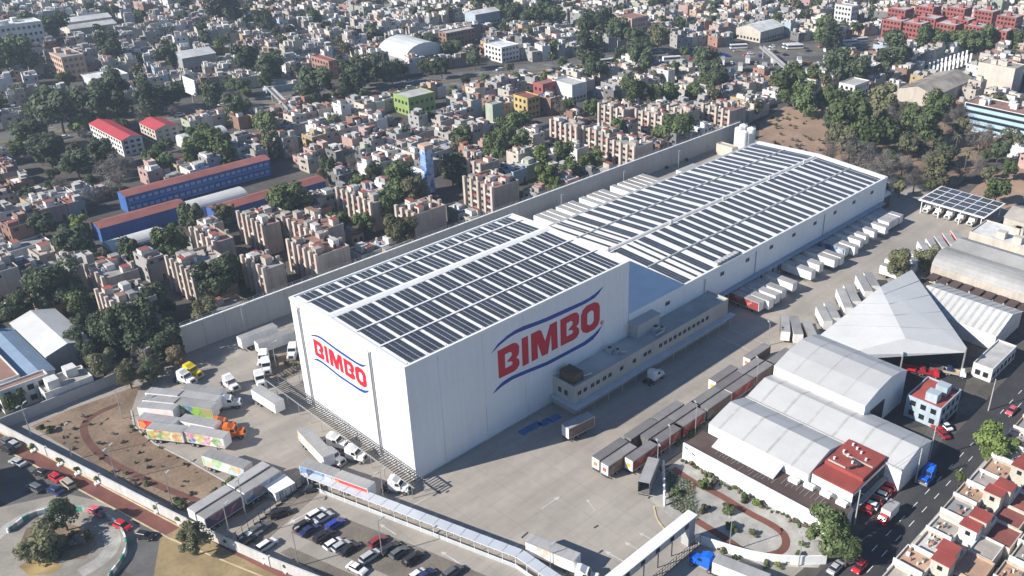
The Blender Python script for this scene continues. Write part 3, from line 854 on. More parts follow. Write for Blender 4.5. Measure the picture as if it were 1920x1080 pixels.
WHEEL_T = MB().wheel(0, 0, 0, .5, .5, 12).mesh('wheel', [rubber, rimm])
WHEEL_C = MB().wheel(0, 0, 0, .32, .2, 10).mesh('wheel', [rubber, rimm])
TCACHE = {}
def trailer_meshes(L):
    k = round(L, 1)
    if k in TCACHE:
        return TCACHE[k]
    h = L / 2
    body = MB().box(-h, -1.3, 1.12, h, 1.3, 4.0, bottom=True).mesh('box_body', [trailwhite])
    hollow = MB()
    hollow.box(-h, -1.3, 1.12, h, -1.22, 4.0).box(-h, 1.22, 1.12, h, 1.3, 4.0).box(h - .1, -1.22, 1.12, h, 1.22, 4.0).box(-h, -1.22, 1.12, h - .1, 1.22, 1.2)
    hollow = hollow.mesh('box_body', [trailgrey])
    roof = MB().box(-h + .06, -1.24, 4.001, h - .06, 1.24, 4.05, bottom=True)
    for i in range(int(L / 1.5)):
        x = -h + .8 + i * 1.5
        roof.box(x, -1.22, 4.05, x + .08, 1.22, 4.07)
    roof = roof.mesh('roof', [trailroof])
    rail = MB()
    for y in (-1.33, 1.27):
        rail.box(-h, y, 3.86, h, y + .06, 4.06, bottom=True).box(-h, y, 1.05, h, y + .06, 1.2, bottom=True)
    rail = rail.mesh('side_rail', [steel])
    ch = MB().box(-h + .3, -.5, .78, h - .5, .5, 1.1, bottom=True).box(-h + .05, -1.2, .5, -h + .2, 1.2, .62, bottom=True).mesh('chassis', [darkmetal])
    lg = MB().box(h - 2.6, -.9, .05, h - 2.4, -.7, 1.1).box(h - 2.6, .7, .05, h - 2.4, .9, 1.1).mesh('landing_gear', [darkmetal])
    door = MB().box(-h - .05, -1.22, 1.2, -h - .002, -.02, 3.9, bottom=True).mesh('rear_door', [trailwhite])
    door2 = MB().box(-h - .05, .02, 1.2, -h - .002, 1.22, 3.9, bottom=True).mesh('rear_door', [trailwhite])
    pr = MB().box(-h + .15, -1.335, 1.3, h - .15, -1.302, 3.8, bottom=True).mesh('side_print', [trailwhite])
    pr2 = MB().box(-h + .15, 1.302, 1.3, h - .15, 1.335, 3.8, bottom=True).mesh('side_print', [trailwhite])
    TCACHE[k] = (body, hollow, roof, rail, ch, lg, door, door2, pr, pr2)
    return TCACHE[k]
USED = []        # footprints already taken, (x, y, r)
def trailer(x, y, ang, label, L=12.4, side=None, door=None, group=None, col=None, far=False, open_rear=False, reefer=False):
    body, hollow, roof, rail, ch, lg, d1, d2, pr, pr2 = trailer_meshes(L)
    t = thing('box_trailer', label, 'trailer', (x, y, 0.03), ang, group)
    b = obj('box_body', hollow if open_rear else body, t)
    if col:
        paint(b, col)
    obj('roof', roof, t)
    obj('chassis', ch, t)
    if not open_rear:
        for d in (d1, d2):
            o = obj('rear_door', d, t)
            if col:
                paint(o, trailwhite if door else col)
        if door:
            MB().box(-L / 2 - .09, -.6, 2.0, -L / 2 - .052, .6, 3.0, bottom=True).build('door_emblem', door, t)
    if side:
        for p in (pr, pr2):
            paint(obj('side_print', p, t), side)
    if not far:
        obj('side_rail', rail, t)
        obj('landing_gear', lg, t)
        for dx in (1.6, 2.9):
            for yy in (-1.02, 1.02):
                obj('wheel', WHEEL_T, t, (-L / 2 + dx, yy, .5))
    else:
        for yy in (-1.02, 1.02):
            obj('wheel', WHEEL_T, t, (-L / 2 + 2.2, yy, .5))
    if reefer:
        MB().box(L / 2 + .002, -.9, 2.2, L / 2 + .55, .9, 3.8, bottom=True).build('cooling_unit', trailwhite, t)
    return t
def trailer_edge(pl, pr, label, zt=4.05, **k):
    """placed from the two ends of its camera-side roof edge; front at the second end"""
    a, b = S(*pl, zt), S(*pr, zt)
    d = (b - a)
    d.z = 0
    ang = math.atan2(d.y, d.x)
    n = Vector((-d.y, d.x, 0)).normalized()
    mid = (a + b) / 2
    if (mid + n - CAM_LOC).length < (mid - n - CAM_LOC).length:
        n = -n
    c = mid + n * 1.3
    return trailer(c.x, c.y, ang, label, L=max(9.0, min(14.6, d.length)), **k)
def trailer_axis(pa, pb, label, zt=4.05, **k):
    a, b = S(*pa, zt), S(*pb, zt)
    c = (a + b) / 2
    return trailer(c.x, c.y, math.atan2(b.y - a.y, b.x - a.x), label, L=max(8.0, min(14.6, (b - a).to_2d().length)), **k)

# road tractor: front at +x, origin under its middle
TR = {}
TR['chassis'] = MB().box(-3.3, -.45, .7, 2.6, .45, 1.0, bottom=True).box(-2.9, -.55, 1.0, -1.4, .55, 1.2).mesh('chassis', [darkmetal])
cabm = MB()
cabm.frustum(-.6, -1.15, 1.0, 1.35, 1.15, 2.1, -.6, -1.15, 1.35, 1.15)
cabm.frustum(-.6, -1.15, 2.1, 1.35, 1.15, 2.95, -.6, -1.05, .95, 1.05)
TR['cab'] = cabm.mesh('cab', [trailwhite])
TR['sleeper'] = MB().frustum(-1.5, -1.18, 1.0, -.6, 1.18, 2.9, -1.5, -1.12, -.6, 1.12).frustum(-1.5, -1.12, 2.9, .7, 1.12, 3.6, -1.5, -.95, -.5, .95).mesh('roof_fairing', [trailwhite])
TR['hood'] = MB().frustum(1.35, -.95, 1.0, 3.1, .95, 1.95, 1.35, -.85, 2.85, .85).box(1.5, -1.2, .95, 2.95, -.96, 1.35).box(1.5, .96, .95, 2.95, 1.2, 1.35).mesh('hood', [trailwhite])
TR['windshield'] = MB().add([(1.37, -1.0, 2.1), (1.37, 1.0, 2.1), (1.0, .95, 2.88), (1.0, -.95, 2.88)], [(0, 1, 2, 3)]).mesh('windshield', [glass])
TR['sw1'] = MB().add([(.1, -1.16, 2.1), (1.2, -1.16, 2.1), (.9, -1.08, 2.8), (.1, -1.08, 2.8)], [(0, 1, 2, 3)]).mesh('side_window', [glass])
TR['sw2'] = MB().add([(.1, 1.16, 2.1), (1.2, 1.16, 2.1), (.9, 1.08, 2.8), (.1, 1.08, 2.8)], [(0, 1, 2, 3)]).mesh('side_window', [glass])
TR['grille'] = MB().box(3.1, -.6, 1.05, 3.14, .6, 1.75, bottom=True).mesh('grille', [darkmetal])
TR['bumper'] = MB().box(2.95, -1.2, .45, 3.2, 1.2, .92, bottom=True).mesh('bumper', [steel])
TR['tank'] = MB().box(-1.3, -1.15, .45, .6, -.7, .95, bottom=True).box(-1.3, .7, .45, .6, 1.15, .95, bottom=True).mesh('fuel_tank', [steel])
TR['light'] = MB().box(3.08, -.95, 1.05, 3.15, -.65, 1.3, bottom=True).box(3.08, .65, 1.05, 3.15, .95, 1.3, bottom=True).mesh('headlights', [lampm])
PAINT = {n: M('paint_' + n, c, 0.35, 0.05, 0.8, 0.5) for n, c in {
    'white': (.76, .76, .75), 'silver': (.45, .46, .47), 'black': (.022, .022, .025), 'grey': (.12, .125, .13), 'red': (.52, .02, .03), 'darkred': (.28, .02, .03),
    'blue': (.02, .05, .38), 'navy': (.02, .035, .11), 'yellow': (.75, .55, .02), 'orange': (.75, .17, .02), 'truckblue': (.01, .12, .60), 'green': (.05, .25, .10), 'beige': (.42, .36, .27), 'pink': (.62, .12, .16)}.items()}
def tractor(u, v, ang, colour, label, group=None, zt=2.5, xy=None):
    p = Vector((xy[0], xy[1], 0)) if xy else S(u, v, zt)
    t = thing('road_tractor', label, 'truck', (p.x, p.y, .03), ang, group)
    for k in ('chassis', 'cab', 'sleeper', 'hood', 'windshield', 'sw1', 'sw2', 'grille', 'bumper', 'tank', 'light'):
        o = obj(TR[k].name.split('.')[0], TR[k], t)
        if k in ('cab', 'sleeper', 'hood') and colour != 'white':
            paint(o, PAINT[colour])
    for x in (2.2, -1.6, -2.75):
        for y in (-1.0, 1.0):
            obj('wheel', WHEEL_T, t, (x, y, .5))
    return t

CARS = {}
def car_proto(kind):
    prof = {'sedan': ([(-2.2, .36), (-2.25, .7), (-2.1, .93), (-1.3, 1.0), (.85, .98), (1.85, .84), (2.2, .66), (2.2, .36)], (-1.55, 1.1, -.95, .3), 1.43),
            'hatch': ([(-1.9, .36), (-1.98, .75), (-1.9, 1.0), (.85, 1.0), (1.65, .86), (1.95, .66), (1.95, .36)], (-1.85, 1.1, -1.5, .35), 1.52),
            'suv': ([(-2.2, .42), (-2.25, .85), (-2.2, 1.1), (.95, 1.1), (1.95, 1.0), (2.2, .8), (2.2, .42)], (-2.1, 1.2, -1.8, .5), 1.72)}[kind]
    pf, (gx0, gx1, tx0, tx1), ht = prof
    mb = MB()
    n = len(pf)
    zb = pf[3][1] if kind == 'sedan' else pf[2][1]
    pts = []
    for s in (-1, 1):
        for x, z in pf:
            w = .86 if z < .6 else (.88 if z < .8 else .80)
            pts.append((x, s * w, z))
    f = [(i, (i + 1) % n, n + (i + 1) % n, n + i) for i in range(n)]
    f += [tuple(range(n - 1, -1, -1)), tuple(range(n, 2 * n))]
    mb.add(pts, f)
    body = mb.mesh('body', [PAINT['white']])
    z0 = zb - .04
    win = MB().frustum(gx0, -.78, z0, gx1, .78, ht - .06, tx0, -.60, tx1, .60).mesh('windows', [glass])
    roof = MB().frustum(tx0 - .06, -.63, ht - .07, tx1 + .06, .63, ht, tx0 + .08, -.56, tx1 - .05, .56).mesh('roof', [PAINT['white']])
    xf, xr = pf[-1][0], pf[0][0]
    zl = .62 if kind != 'suv' else .78
    hl = [MB().box(xf - .04, y, zl - .09, xf + .02, y + .32, zl + .05, bottom=True).mesh('headlight', [lampm]) for y in (-.80, .48)]
    tl = [MB().box(xr - .05, y, zl, xr + .02, y + .26, zl + .16, bottom=True).mesh('tail_light', [tailm]) for y in (-.82, .56)]
    CARS[kind] = (body, win, roof, hl, tl, xf)
for k in ('sedan', 'hatch', 'suv'):
    car_proto(k)
CNAME = {'white': 'white', 'silver': 'silver', 'black': 'black', 'grey': 'dark grey', 'red': 'red', 'darkred': 'dark red', 'blue': 'blue', 'navy': 'navy blue', 'beige': 'beige', 'green': 'green', 'yellow': 'yellow', 'pink': 'pink'}
def car(x, y, ang, colour, kind, label, group=None, full=True):
    body, win, roof, hl, tl, xf = CARS[kind]
    t = thing('parked_car' if full else 'car', label, 'car', (x, y, .035), ang, group)
    o = obj('body', body, t)
    paint(o, PAINT[colour])
    obj('windows', win, t)
    o = obj('roof', roof, t)
    paint(o, PAINT[colour])
    for dx in ((xf - .85), -(xf - .8)):
        for yy in (-.78, .78):
            obj('wheel', WHEEL_C, t, (dx, yy, .32))
    if full:
        for h in hl:
            obj('headlight', h, t)
        for h in tl:
            obj('tail_light', h, t)
    return t
def car_px(u, v, ang, colour, kind, label, group=None, **k):
    p = S(u, v, .7)
    return car(p.x, p.y, ang, colour, kind, label, group, **k)

# --- left yard: rows of printed trailers beside the dry garden
G1 = 'printed trailers parked beside the dry garden'
trailer_edge((325, 756), (396, 767), 'trailer with lime green printed side, nearest of the middle row of three', side=PR_GREEN, group=G1)
trailer_edge((332, 742.5), (404, 753), 'grey-roofed trailer directly behind the lime green printed trailer', group=G1)
trailer_edge((339, 729), (412, 739.5), 'grey-roofed trailer second behind the lime green printed trailer', group=G1)
trailer_edge((258, 764), (322, 770), 'trailer end to end with the lime green printed trailer', group=G1, far=True)
trailer_edge((264, 750), (329, 756.5), 'grey-roofed trailer in the middle of the rear garden-side row', group=G1, far=True)
trailer_edge((271, 736.5), (336, 743), 'rear trailer of the garden-side column, farthest from the murals', group=G1, far=True)
trailer_edge((256, 785), (326, 795), 'trailer with a red printed side at the garden kerb', side=PR_RED, group=G1)
trailer_edge((333, 787), (401, 801), 'plain grey-topped trailer in front of the orange road tractor', group=G1)
trailer_edge((273, 803), (341, 811), 'trailer with yellow and orange food printed on its side', side=PR_FOOD, group=G1)
trailer_edge((344, 809), (418, 822), 'trailer with pink and blue pattern printed on its side', side=PR_PINK, group=G1)
trailer_edge((470, 729), (514, 757), 'plain white trailer standing alone beside the slatted pergola', reefer=False)
trailer_edge((377, 853), (456, 879), 'trailer printed with pale blue sky, alone at the garden edge', side=PR_SKY)
trailer_edge((557, 806), (606, 858), 'white trailer with faint print, coupled to a white tractor', side=PR_LIME)
trailer_edge((365, 962), (437, 917), 'outer grey trailer at the street wall end of the double row', side=PR_GREY)
trailer_edge((440, 915), (507, 872), 'outer grey trailer at the yard end of the double row', side=PR_GREY)
trailer_edge((383, 974), (455, 928), 'trailer with dark purple print facing the car park', side=PR_PURP)
trailer_edge((458, 926), (526, 883), 'trailer with blue mixed print near the guard hut', side=PR_MIX)
trailer_edge((561, 872.5), (622, 893), 'trailer with blue and white printed side along the covered walkway', side=PR_BLUE)
trailer_edge((627, 895), (687, 916.5), 'trailer with red printed side along the covered walkway', side=PR_RED)
trailer_edge((452, 637), (520, 611), 'weathered trailer closest to the high perimeter wall', far=True)
trailer_edge((484, 646), (552, 622), 'grey-topped trailer second from the high perimeter wall', far=True)
trailer_edge((985, 1015.5), (1076, 1053), 'white trailer with lime and orange print turning by the walkway', side=PR_LIME)
trailer_edge((1336, 1053), (1436, 1093), 'white trailer behind the blue tractor in the entrance lane')
a90 = rad(-90)
tractor(357, 690, rad(-75), 'yellow', 'yellow road tractor by the high perimeter wall')
tractor(345, 702, rad(-75), 'white', 'white road tractor beside the yellow tractor')
tractor(430, 712, a90, 'white', 'white road tractor alone in the middle of the left yard')
tractor(486, 704, rad(-110), 'white', 'white road tractor nearest the pergola at the planted bed')
tractor(498, 680, rad(-115), 'white', 'white road tractor between the planted bed and the wall trailers')
tractor(493, 665, rad(-130), 'white', 'white road tractor at the front of the wall trailers')
tractor(548, 652, rad(-130), 'white', 'white road tractor half hidden at the warehouse corner')
tractor(426, 748, rad(-35), 'white', 'white tractor coupled to the row behind the lime green trailer')
tractor(414, 791, rad(-40), 'orange', 'orange road tractor at the head of the printed trailers')
tractor(432, 803, rad(-40), 'orange', 'second orange road tractor just ahead of the other orange one')
tractor(622, 851, rad(-75), 'white', 'white road tractor coupled to the trailer with faint print')
tractor(627, 822, rad(-65), 'white', 'white road tractor beside the pergola, farther from the corner')
tractor(662, 845, rad(-65), 'white', 'white road tractor beside the pergola, middle of the three')
tractor(743, 903, rad(-60), 'white', 'white road tractor at the near corner of the pergola')
tractor(1094, 1072, rad(-60), 'white', 'white road tractor pulling the lime printed trailer')
tractor(1322, 1045, rad(100), 'truckblue', 'bright blue road tractor entering beside the gravel garden')
tractor(1741, 887, rad(-178), 'truckblue', 'bright blue road tractor driving on the street', zt=1.8)
tractor(1227, 698, rad(0), 'white', 'white road tractor parked at the office annex canopy')

# --- trailers in two files along the right-hand side of the yard
G2 = 'trailers parked in files along the yard edge'
rows = [(1120, 861, PR_GREY, ORANGE_DOOR, 'grey trailer with orange door emblem at the head of the outer file'),
        (1137, 872, PR_GREY, M('print_rose', (.45, .10, .10), .5), 'grey trailer with rose door at the head of the middle file'),
        (1180, 862, PR_DRED, YELLOW_DOOR, 'dark red trailer with yellow door panel at the head of the garden file'),
        (1177, 820, PR_GREY, None, 'second grey trailer of the outer file'), (1207, 819, PR_GREY, None, 'second grey trailer of the middle file'),
        (1222, 828, PR_DRED, None, 'second dark red trailer of the garden file'),
        (1229, 785, PR_GREY, None, 'third grey trailer of the outer file'), (1255, 784, PR_GREY, None, 'third grey trailer of the middle file'),
        (1268, 799, PR_DRED, None, 'third dark red trailer of the garden file'), (1303, 757, PR_GREY, None, 'fourth grey trailer of the middle file'),
        (1319, 763, PR_GREY, None, 'fourth trailer of the garden file, grey with open tail'), (1345, 727, PR_DRED, None, 'fifth trailer of the middle file, dark red'),
        (1365, 733, PR_DRED, None, 'fifth trailer of the garden file, dark red'), (1336, 714, PR_DRED, YELLOW_DOOR, 'dark red trailer with yellow tail standing out of line'),
        (1385, 699, PR_GREY, None, 'sixth trailer of the middle file, grey'), (1406, 706, PR_GREY, None, 'sixth trailer of the garden file, grey'),
        (1401, 671, PR_GREY, ORANGE_DOOR, 'farthest trailer of the files with a square orange door emblem'), (1444, 681, PR_GREY, None, 'last trailer of the garden file by the white vault roof')]
for (u, v, sd, dr, lab) in rows:
    p = S(u, v, 4.05)
    yrow = -26.8 if p.y > -28.2 else (-29.65 if p.y > -31.2 else -32.5)
    t = trailer(p.x + 4.8, yrow, 0.0, lab, L=9.6, side=sd, door=dr, group=G2, col=trailgrey if sd is PR_GREY else None)
    t.scale = (1, .9, 1)
    for c_ in t.children:
        if c_.name.split('.')[0] == 'roof':
            paint(c_, traildark)
trailer_axis((1207, 905), (1226, 858), 'dark open-ended trailer standing askew beside the garden fence', open_rear=True, col=trailgrey)
trailer_axis((1060, 800), (1108, 776), 'grey printed trailer parked in the shade at the annex corner', side=PR_GREY)

# --- trailers backed to the docks of the long warehouse
docks = [(1428, 566, 1), (1447, 562, 0), (1459, 552, 0), (1471, 543, 0), (1491, 530, 0), (1526, 508, 0), (1541, 495, 0), (1569, 486, 0), (1588, 465, 2), (1607, 462, 0), (1617, 450, 0), (1627, 442, 0), (1643, 433, 0), (1664, 425, 0), (1664, 414, 0), (1672, 411, 0), (1681, 408, 0), (1691, 404, 0)]
for k, (u, v, c) in enumerate(docks):
    p = S(u, v, 4.05)
    yf = max(-17.0, min(-11.0, p.y))
    L = min(13.6, -.8 - yf)
    trailer(p.x, (yf - .8) / 2, a90, 'white trailer backed to the long warehouse docks, %sfrom the office annex' % (ordn(k) if k else 'closest one '), L=L, side=PR_DRED if c == 1 else (PR_BLUE if c == 2 else None), group='trailers backed to the warehouse docks', far=k > 8)
taken_x = [S(u, v, 4.05).x for u, v, c in docks]
k = len(docks)
for i in range(16):
    x = 158.0 + i * 3.1
    if all(abs(x - q) > 2.85 for q in taken_x) and i % 5 != 2 and x < 208:
        taken_x.append(x)
        trailer(x, -7.2, a90, '%s trailer filling a gap at the far warehouse docks' % ('white' if i % 3 else 'grey'), L=12.0, side=None if i % 3 else PR_GREY, group='trailers backed to the warehouse docks', far=True)
# --- trailers in echelon across the lane
ech = [((1472, 592), (1473, 622), 'printed trailer with a red tail, nearest of the row by the vaulted roof'), ((1488, 592), (1498, 627), 'narrow white trailer just right of the red-tailed trailer'), ((1512, 602), (1526, 633), 'low brown-topped trailer beside the tent corner'),
       ((1538, 573), (1553, 602), 'white trailer at the tent edge, first of three pairs'), ((1553, 566), (1568, 596), 'white trailer at the tent edge, second of the first pair'), ((1576, 540), (1592, 577), 'cream trailer at the tent edge, first of the middle pair'),
       ((1589, 533), (1607, 565), 'white trailer at the tent edge, second of the middle pair'), ((1612, 515), (1629, 546), 'white trailer at the tent edge, first of the far pair'), ((1627, 510), (1642, 536), 'white trailer at the tent edge, second of the far pair')]
for k, (a, b, lab) in enumerate(ech):
    trailer_axis(a, b, lab, side=PR_GREY if k in (0, 2) else None, col=brownroof if k == 2 else None, group='trailers parked by the tent', door=None)
for k in range(5):
    trailer_axis((1727 + k * 15.5, 452 - k * 5.0), (1742 + k * 15.5, 474 - k * 5.2), ['grey', 'white', 'grey', 'dark red', 'red'][k] + ' trailer, %sin the row by the solar carport from the tent' % (ordn(k) if k else 'first '), side=[None, None, PR_GREY, PR_DRED, PR_RED][k], far=True, group='trailers by the carport')
for k, (u, v) in enumerate([(1653, 500), (1662, 488), (1672, 478), (1684, 470)]):
    p = S(u, v, 3.0)
    trailer(p.x, p.y - 5, a90, '%strailer half hidden behind the bushes at the yard edge' % (ordn(k) if k else 'first '), L=10.0, far=True, group='trailers behind the bushes')
# --- trailers between the long warehouse and the perimeter wall
for k, x in enumerate([115.5, 118.6, 121.7, 126.5, 129.6, 132.7, 138.5, 142.6, 145.7, 148.8, 155.5, 159.6, 162.7, 165.8, 169.0, 172.1]):
    trailer(x, 78.6, rad(92), 'grey-roofed trailer, %sin the row below the high perimeter wall' % (ordn(k) if k else 'nearest '), L=10.5, far=True, group='trailers between warehouse and perimeter wall')
trailer(191, 75.5, 0.0, 'lone trailer lying lengthwise at the end of the wall row', L=11, far=True)

# --- cars
G3 = 'cars in the staff car park'
for (u, v, c, k, d, lab) in [
        (585, 916, 'black', 'sedan', -35, 'black sedan in the car park corner by the walkway'), (526, 962, 'black', 'suv', -15, 'black car parked alone along the dark fence'), (486, 992, 'grey', 'suv', 5, 'dark grey car at the lower end of the fence'),
        (471, 1002, 'white', 'sedan', 5, 'white sedan squeezed beside the fence and wall'), (463, 1013, 'black', 'hatch', 10, 'black hatchback closest to the street wall corner'), (500, 1022, 'white', 'suv', 5, 'white SUV along the street wall'),
        (594, 964, 'white', 'suv', 0, 'white car at the top of the gravel bays'), (606, 970, 'silver', 'sedan', 0, 'silver sedan at the top of the gravel bays'), (570, 985, 'black', 'suv', 0, 'black car at the left end of the gravel bays'),
        (580, 993, 'navy', 'sedan', 0, 'navy sedan at the left end of the gravel bays'), (628, 982, 'blue', 'hatch', 0, 'bright blue hatchback in the gravel bays'), (607, 1005, 'black', 'suv', 0, 'black SUV between the blue hatchback and the silver pair'),
        (625, 1019, 'white', 'hatch', 0, 'white hatchback, first of three side by side'), (640, 1023, 'silver', 'hatch', 0, 'silver hatchback, middle of three side by side'), (655, 1028, 'black', 'sedan', 0, 'black sedan, last of three side by side'),
        (708, 1014, 'darkred', 'hatch', 0, 'dark red hatchback beside the parking lamp'), (731, 1027, 'black', 'sedan', 0, 'black sedan next to the dark red hatchback'), (748, 1035, 'grey', 'hatch', 0, 'dark grey hatchback second from the dark red one'),
        (774, 1047, 'black', 'suv', 0, 'black SUV third from the dark red hatchback'), (694, 1043, 'silver', 'suv', 0, 'silver SUV below the dark red hatchback'), (669, 1065, 'white', 'sedan', -80, 'white sedan driving along the lower parking lane'),
        (783, 1077, 'white', 'hatch', 0, 'white hatchback at the bottom edge of the car park'), (797, 1079, 'navy', 'sedan', 0, 'navy sedan at the bottom edge of the car park'), (848, 1073, 'grey', 'suv', 0, 'dark grey SUV by itself in the lower gravel bay')]:
    car_px(u, v, rad(d + 2), c, k, lab, G3)
G4 = 'cars on the street outside the wall'
for (u, v, c, k, d, lab) in [
        (33, 866, 'silver', 'sedan', 105, 'silver sedan on the street by the parked dark row'), (78, 886, 'black', 'sedan', 110, 'black sedan on the street behind the red sedan'), (104, 894, 'red', 'sedan', 100, 'red sedan on the street above the blue sedan'), (127, 906, 'beige', 'suv', 95, 'beige van on the street beside the red sedan'),
        (103, 919, 'navy', 'sedan', 105, 'blue sedan parked at the corner house'), (65, 914, 'grey', 'suv', 105, 'dark grey van in the shade of the corner house'), (181, 958, 'pink', 'sedan', -75, 'pink taxi sedan on the street by the plaza'), (230, 985, 'red', 'hatch', -75, 'bright red hatchback on the street by the plaza'), (272, 1004, 'black', 'hatch', -60, 'black hatchback at the bend near the bicycle path'),
        (12, 826, 'grey', 'sedan', 100, 'dark grey sedan at the left edge of the street'), (24, 832, 'silver', 'hatch', 100, 'silver hatchback parked in the shaded row'), (15, 841, 'black', 'suv', 100, 'black SUV parked in the shaded row')]:
    car_px(u, v, rad(d), c, k, lab, G4)
G5 = 'cars before the red-roofed office'
for k, (u, v, c) in enumerate([(1664, 912, 'red'), (1656, 920, 'red'), (1649, 927, 'white'), (1640, 937, 'darkred'), (1630, 946, 'white'), (1620, 953, 'red')]):
    car_px(u, v, rad(100), c, 'hatch', '%s car, %sin the row before the red-roofed office from the street tractor' % (CNAME[c], ordn(k) if k else 'first '), G5)
for (u, v, c, k, d, lab) in [(1897, 769, 'pink', 'sedan', 180, 'pink and white taxi far up the street'), (1567, 1063, 'silver', 'sedan', 0, 'silver sedan under the big corner tree'), (1612, 1062, 'red', 'hatch', 180, 'small red car in the tree shade on the street'),
                             (1760, 805, 'red', 'sedan', 60, 'red car in the walled yard by the blue house'), (1772, 797, 'white', 'sedan', 60, 'white car in the walled yard by the blue house'), (1767, 812, 'darkred', 'sedan', 60, 'dark red car in the walled yard by the blue house')]:
    car_px(u, v, rad(d), c, k, lab)
# box truck in the street
p = S(1665, 960, 2.0)
bt = thing('box_truck', 'small red-cabbed box truck with a grey cargo box on the street', 'truck', (p.x, p.y, .03), rad(180))
MB().box(-3.0, -1.1, .9, 1.2, 1.1, 3.2, bottom=True).build('cargo_box', trailwhite, bt)
MB().box(-2.95, -1.05, 3.201, 1.15, 1.05, 3.24).build('roof', trailroof, bt)
MB().frustum(1.3, -.95, .6, 2.9, .95, 1.5, 1.3, -.95, 2.85, .95).frustum(1.3, -.95, 1.5, 2.85, .95, 2.2, 1.3, -.85, 2.3, .85).build('cab', PAINT['red'], bt)
MB().add([(2.87, -.85, 1.5), (2.87, .85, 1.5), (2.36, .8, 2.15), (2.36, -.8, 2.15)], [(0, 1, 2, 3)]).build('windshield', glass, bt)
MB().box(-2.9, -.4, .5, 2.6, .4, .88, bottom=True).build('chassis', darkmetal, bt)
for x in (-2.0, 2.1):
    for y in (-.85, .85):
        obj('wheel', WHEEL_C, bt, (x, y, .4), 0, 1.25)
# red trucks under the tent
for k in range(4):
    p = S(1716 + k * 25, 690 + (k % 2) * 6, 1.4)
    t = thing('flatbed_truck', '%s flatbed truck, %sfrom the tent corner in the shaded yard' % (['red', 'red', 'blue', 'white', 'red'][k], ordn(k) if k else 'first '), 'truck', (p.x, p.y, .03), rad(-70), 'trucks in the yard before the tent')
    MB().box(-3.2, -1.0, .8, 1.2, 1.0, 1.0, bottom=True).box(-3.2, -1.0, 1.0, -3.1, 1.0, 1.7).box(-3.1, -1.0, 1.0, 1.2, -.92, 1.5).box(-3.1, .92, 1.0, 1.2, 1.0, 1.5).build('bed', PAINT[['red', 'darkred', 'grey', 'beige', 'red'][k]], t)
    MB().frustum(1.3, -.95, .6, 2.9, .95, 1.5, 1.3, -.95, 2.85, .95).frustum(1.3, -.95, 1.5, 2.85, .95, 2.25, 1.3, -.85, 2.3, .85).build('cab', PAINT[['darkred', 'red', 'navy', 'white', 'red'][k]], t)
    for x in (-2.0, 2.1):
        for y in (-.85, .85):
            obj('wheel', WHEEL_C, t, (x, y, .4), 0, 1.25)

# ------------------------------------------------------------------ neighbouring factory, tent and sheds
TAKEN = []       # rectangles the generated houses keep clear of
def taken(x0, y0, x1, y1, m=1.5):
    TAKEN.append((min(x0, x1) - m, min(y0, y1) - m, max(x0, x1) + m, max(y0, y1) + m))
def vault_roof(mb, x0, x1, y0, y1, xr, ze, zr, crv=.04, m=0):
    """gently curved roof across x between eaves x0 and x1, ridge at xr, running along y"""
    prof = [(x0, ze), (x0 + (xr - x0) * .5, ze + (zr - ze) * (.5 + crv)), (xr, zr), (xr + (x1 - xr) * .5, ze + (zr - ze) * (.5 + crv)), (x1, ze)]
    for a, b in zip(prof, prof[1:]):
        mb.quad((a[0], y0, a[1]), (b[0], y0, b[1]), (b[0], y1, b[1]), (a[0], y1, a[1]), m)
    return prof
fac = thing('vaulted_factory', 'large white factory with two ribbed vaulted roofs beside the gravel garden', 'factory')
for (x0, x1, y0, y1, xr) in [(54.5, 69.6, -66.2, -39, 63.0), (69.8, 84.5, -80.5, -39, 77.4)]:
    rfm = MB()
    prof = vault_roof(rfm, x0, x1, y0, y1, xr, 6.2, 8.2)
    r = rfm.build('roof', roofmetal, fac)
    w = MB()
    w.box(x0 + .1, y0 + .1, 0, x1 - .1, y1 - .1, 6.15)
    for yy in (y0 + .05, y1 - .05):
        w.add([(p[0], yy, p[1] - .03) for p in prof] + [(prof[0][0], yy, 6.0), (prof[-1][0], yy, 6.0)], [(0, 5, 6, 4, 3, 2, 1)])
    w.build('wall', whitepaint, fac)
    k = 0
    yy = y0 + 4.2
    while yy < y1 - 3:
        sk = MB()
        for a, b in zip(prof, prof[1:]):
            sk.quad((a[0], yy, a[1] + .05), (b[0], yy, b[1] + .05), (b[0], yy + .55, b[1] + .05), (a[0], yy + .55, a[1] + .05))
        sk.build('skylight_strip', roofstrip, r)
        yy += 6.6
MB().box(69.5, -80.4, 6.1, 69.9, -39, 6.45).build('valley_gutter', trimgrey, fac)
taken(46, -82, 85, -37)
f2 = thing('tall_vault_hall', 'taller white hall with a curved roof behind the vaulted factory', 'hall')
rfm = MB()
prof = vault_roof(rfm, 81.5, 103, -64.5, -38.8, 94.0, 9.6, 12.0, .18)
r = rfm.build('roof', roofmetal, f2)
w = MB().box(81.6, -64.4, 0, 102.9, -38.9, 9.55)
for yy in (-64.45, -38.85):
    w.add([(p[0], yy, p[1] - .03) for p in prof] + [(prof[0][0], yy, 9.4), (prof[-1][0], yy, 9.4)], [(0, 5, 6, 4, 3, 2, 1)])
w.build('wall', whitepaint, f2)
for yy in (-58.5, -51.5, -44.5):
    sk = MB()
    for a, b in zip(prof, prof[1:]):
        sk.quad((a[0], yy, a[1] + .04), (b[0], yy, b[1] + .04), (b[0], yy + .3, b[1] + .04), (a[0], yy + .3, a[1] + .04))
    sk.build('roof_seam', trimgrey, r)
MB().box(85, -64.55, 0, 92, -64.42, 6.5).build('doorway', darkmetal, f2)
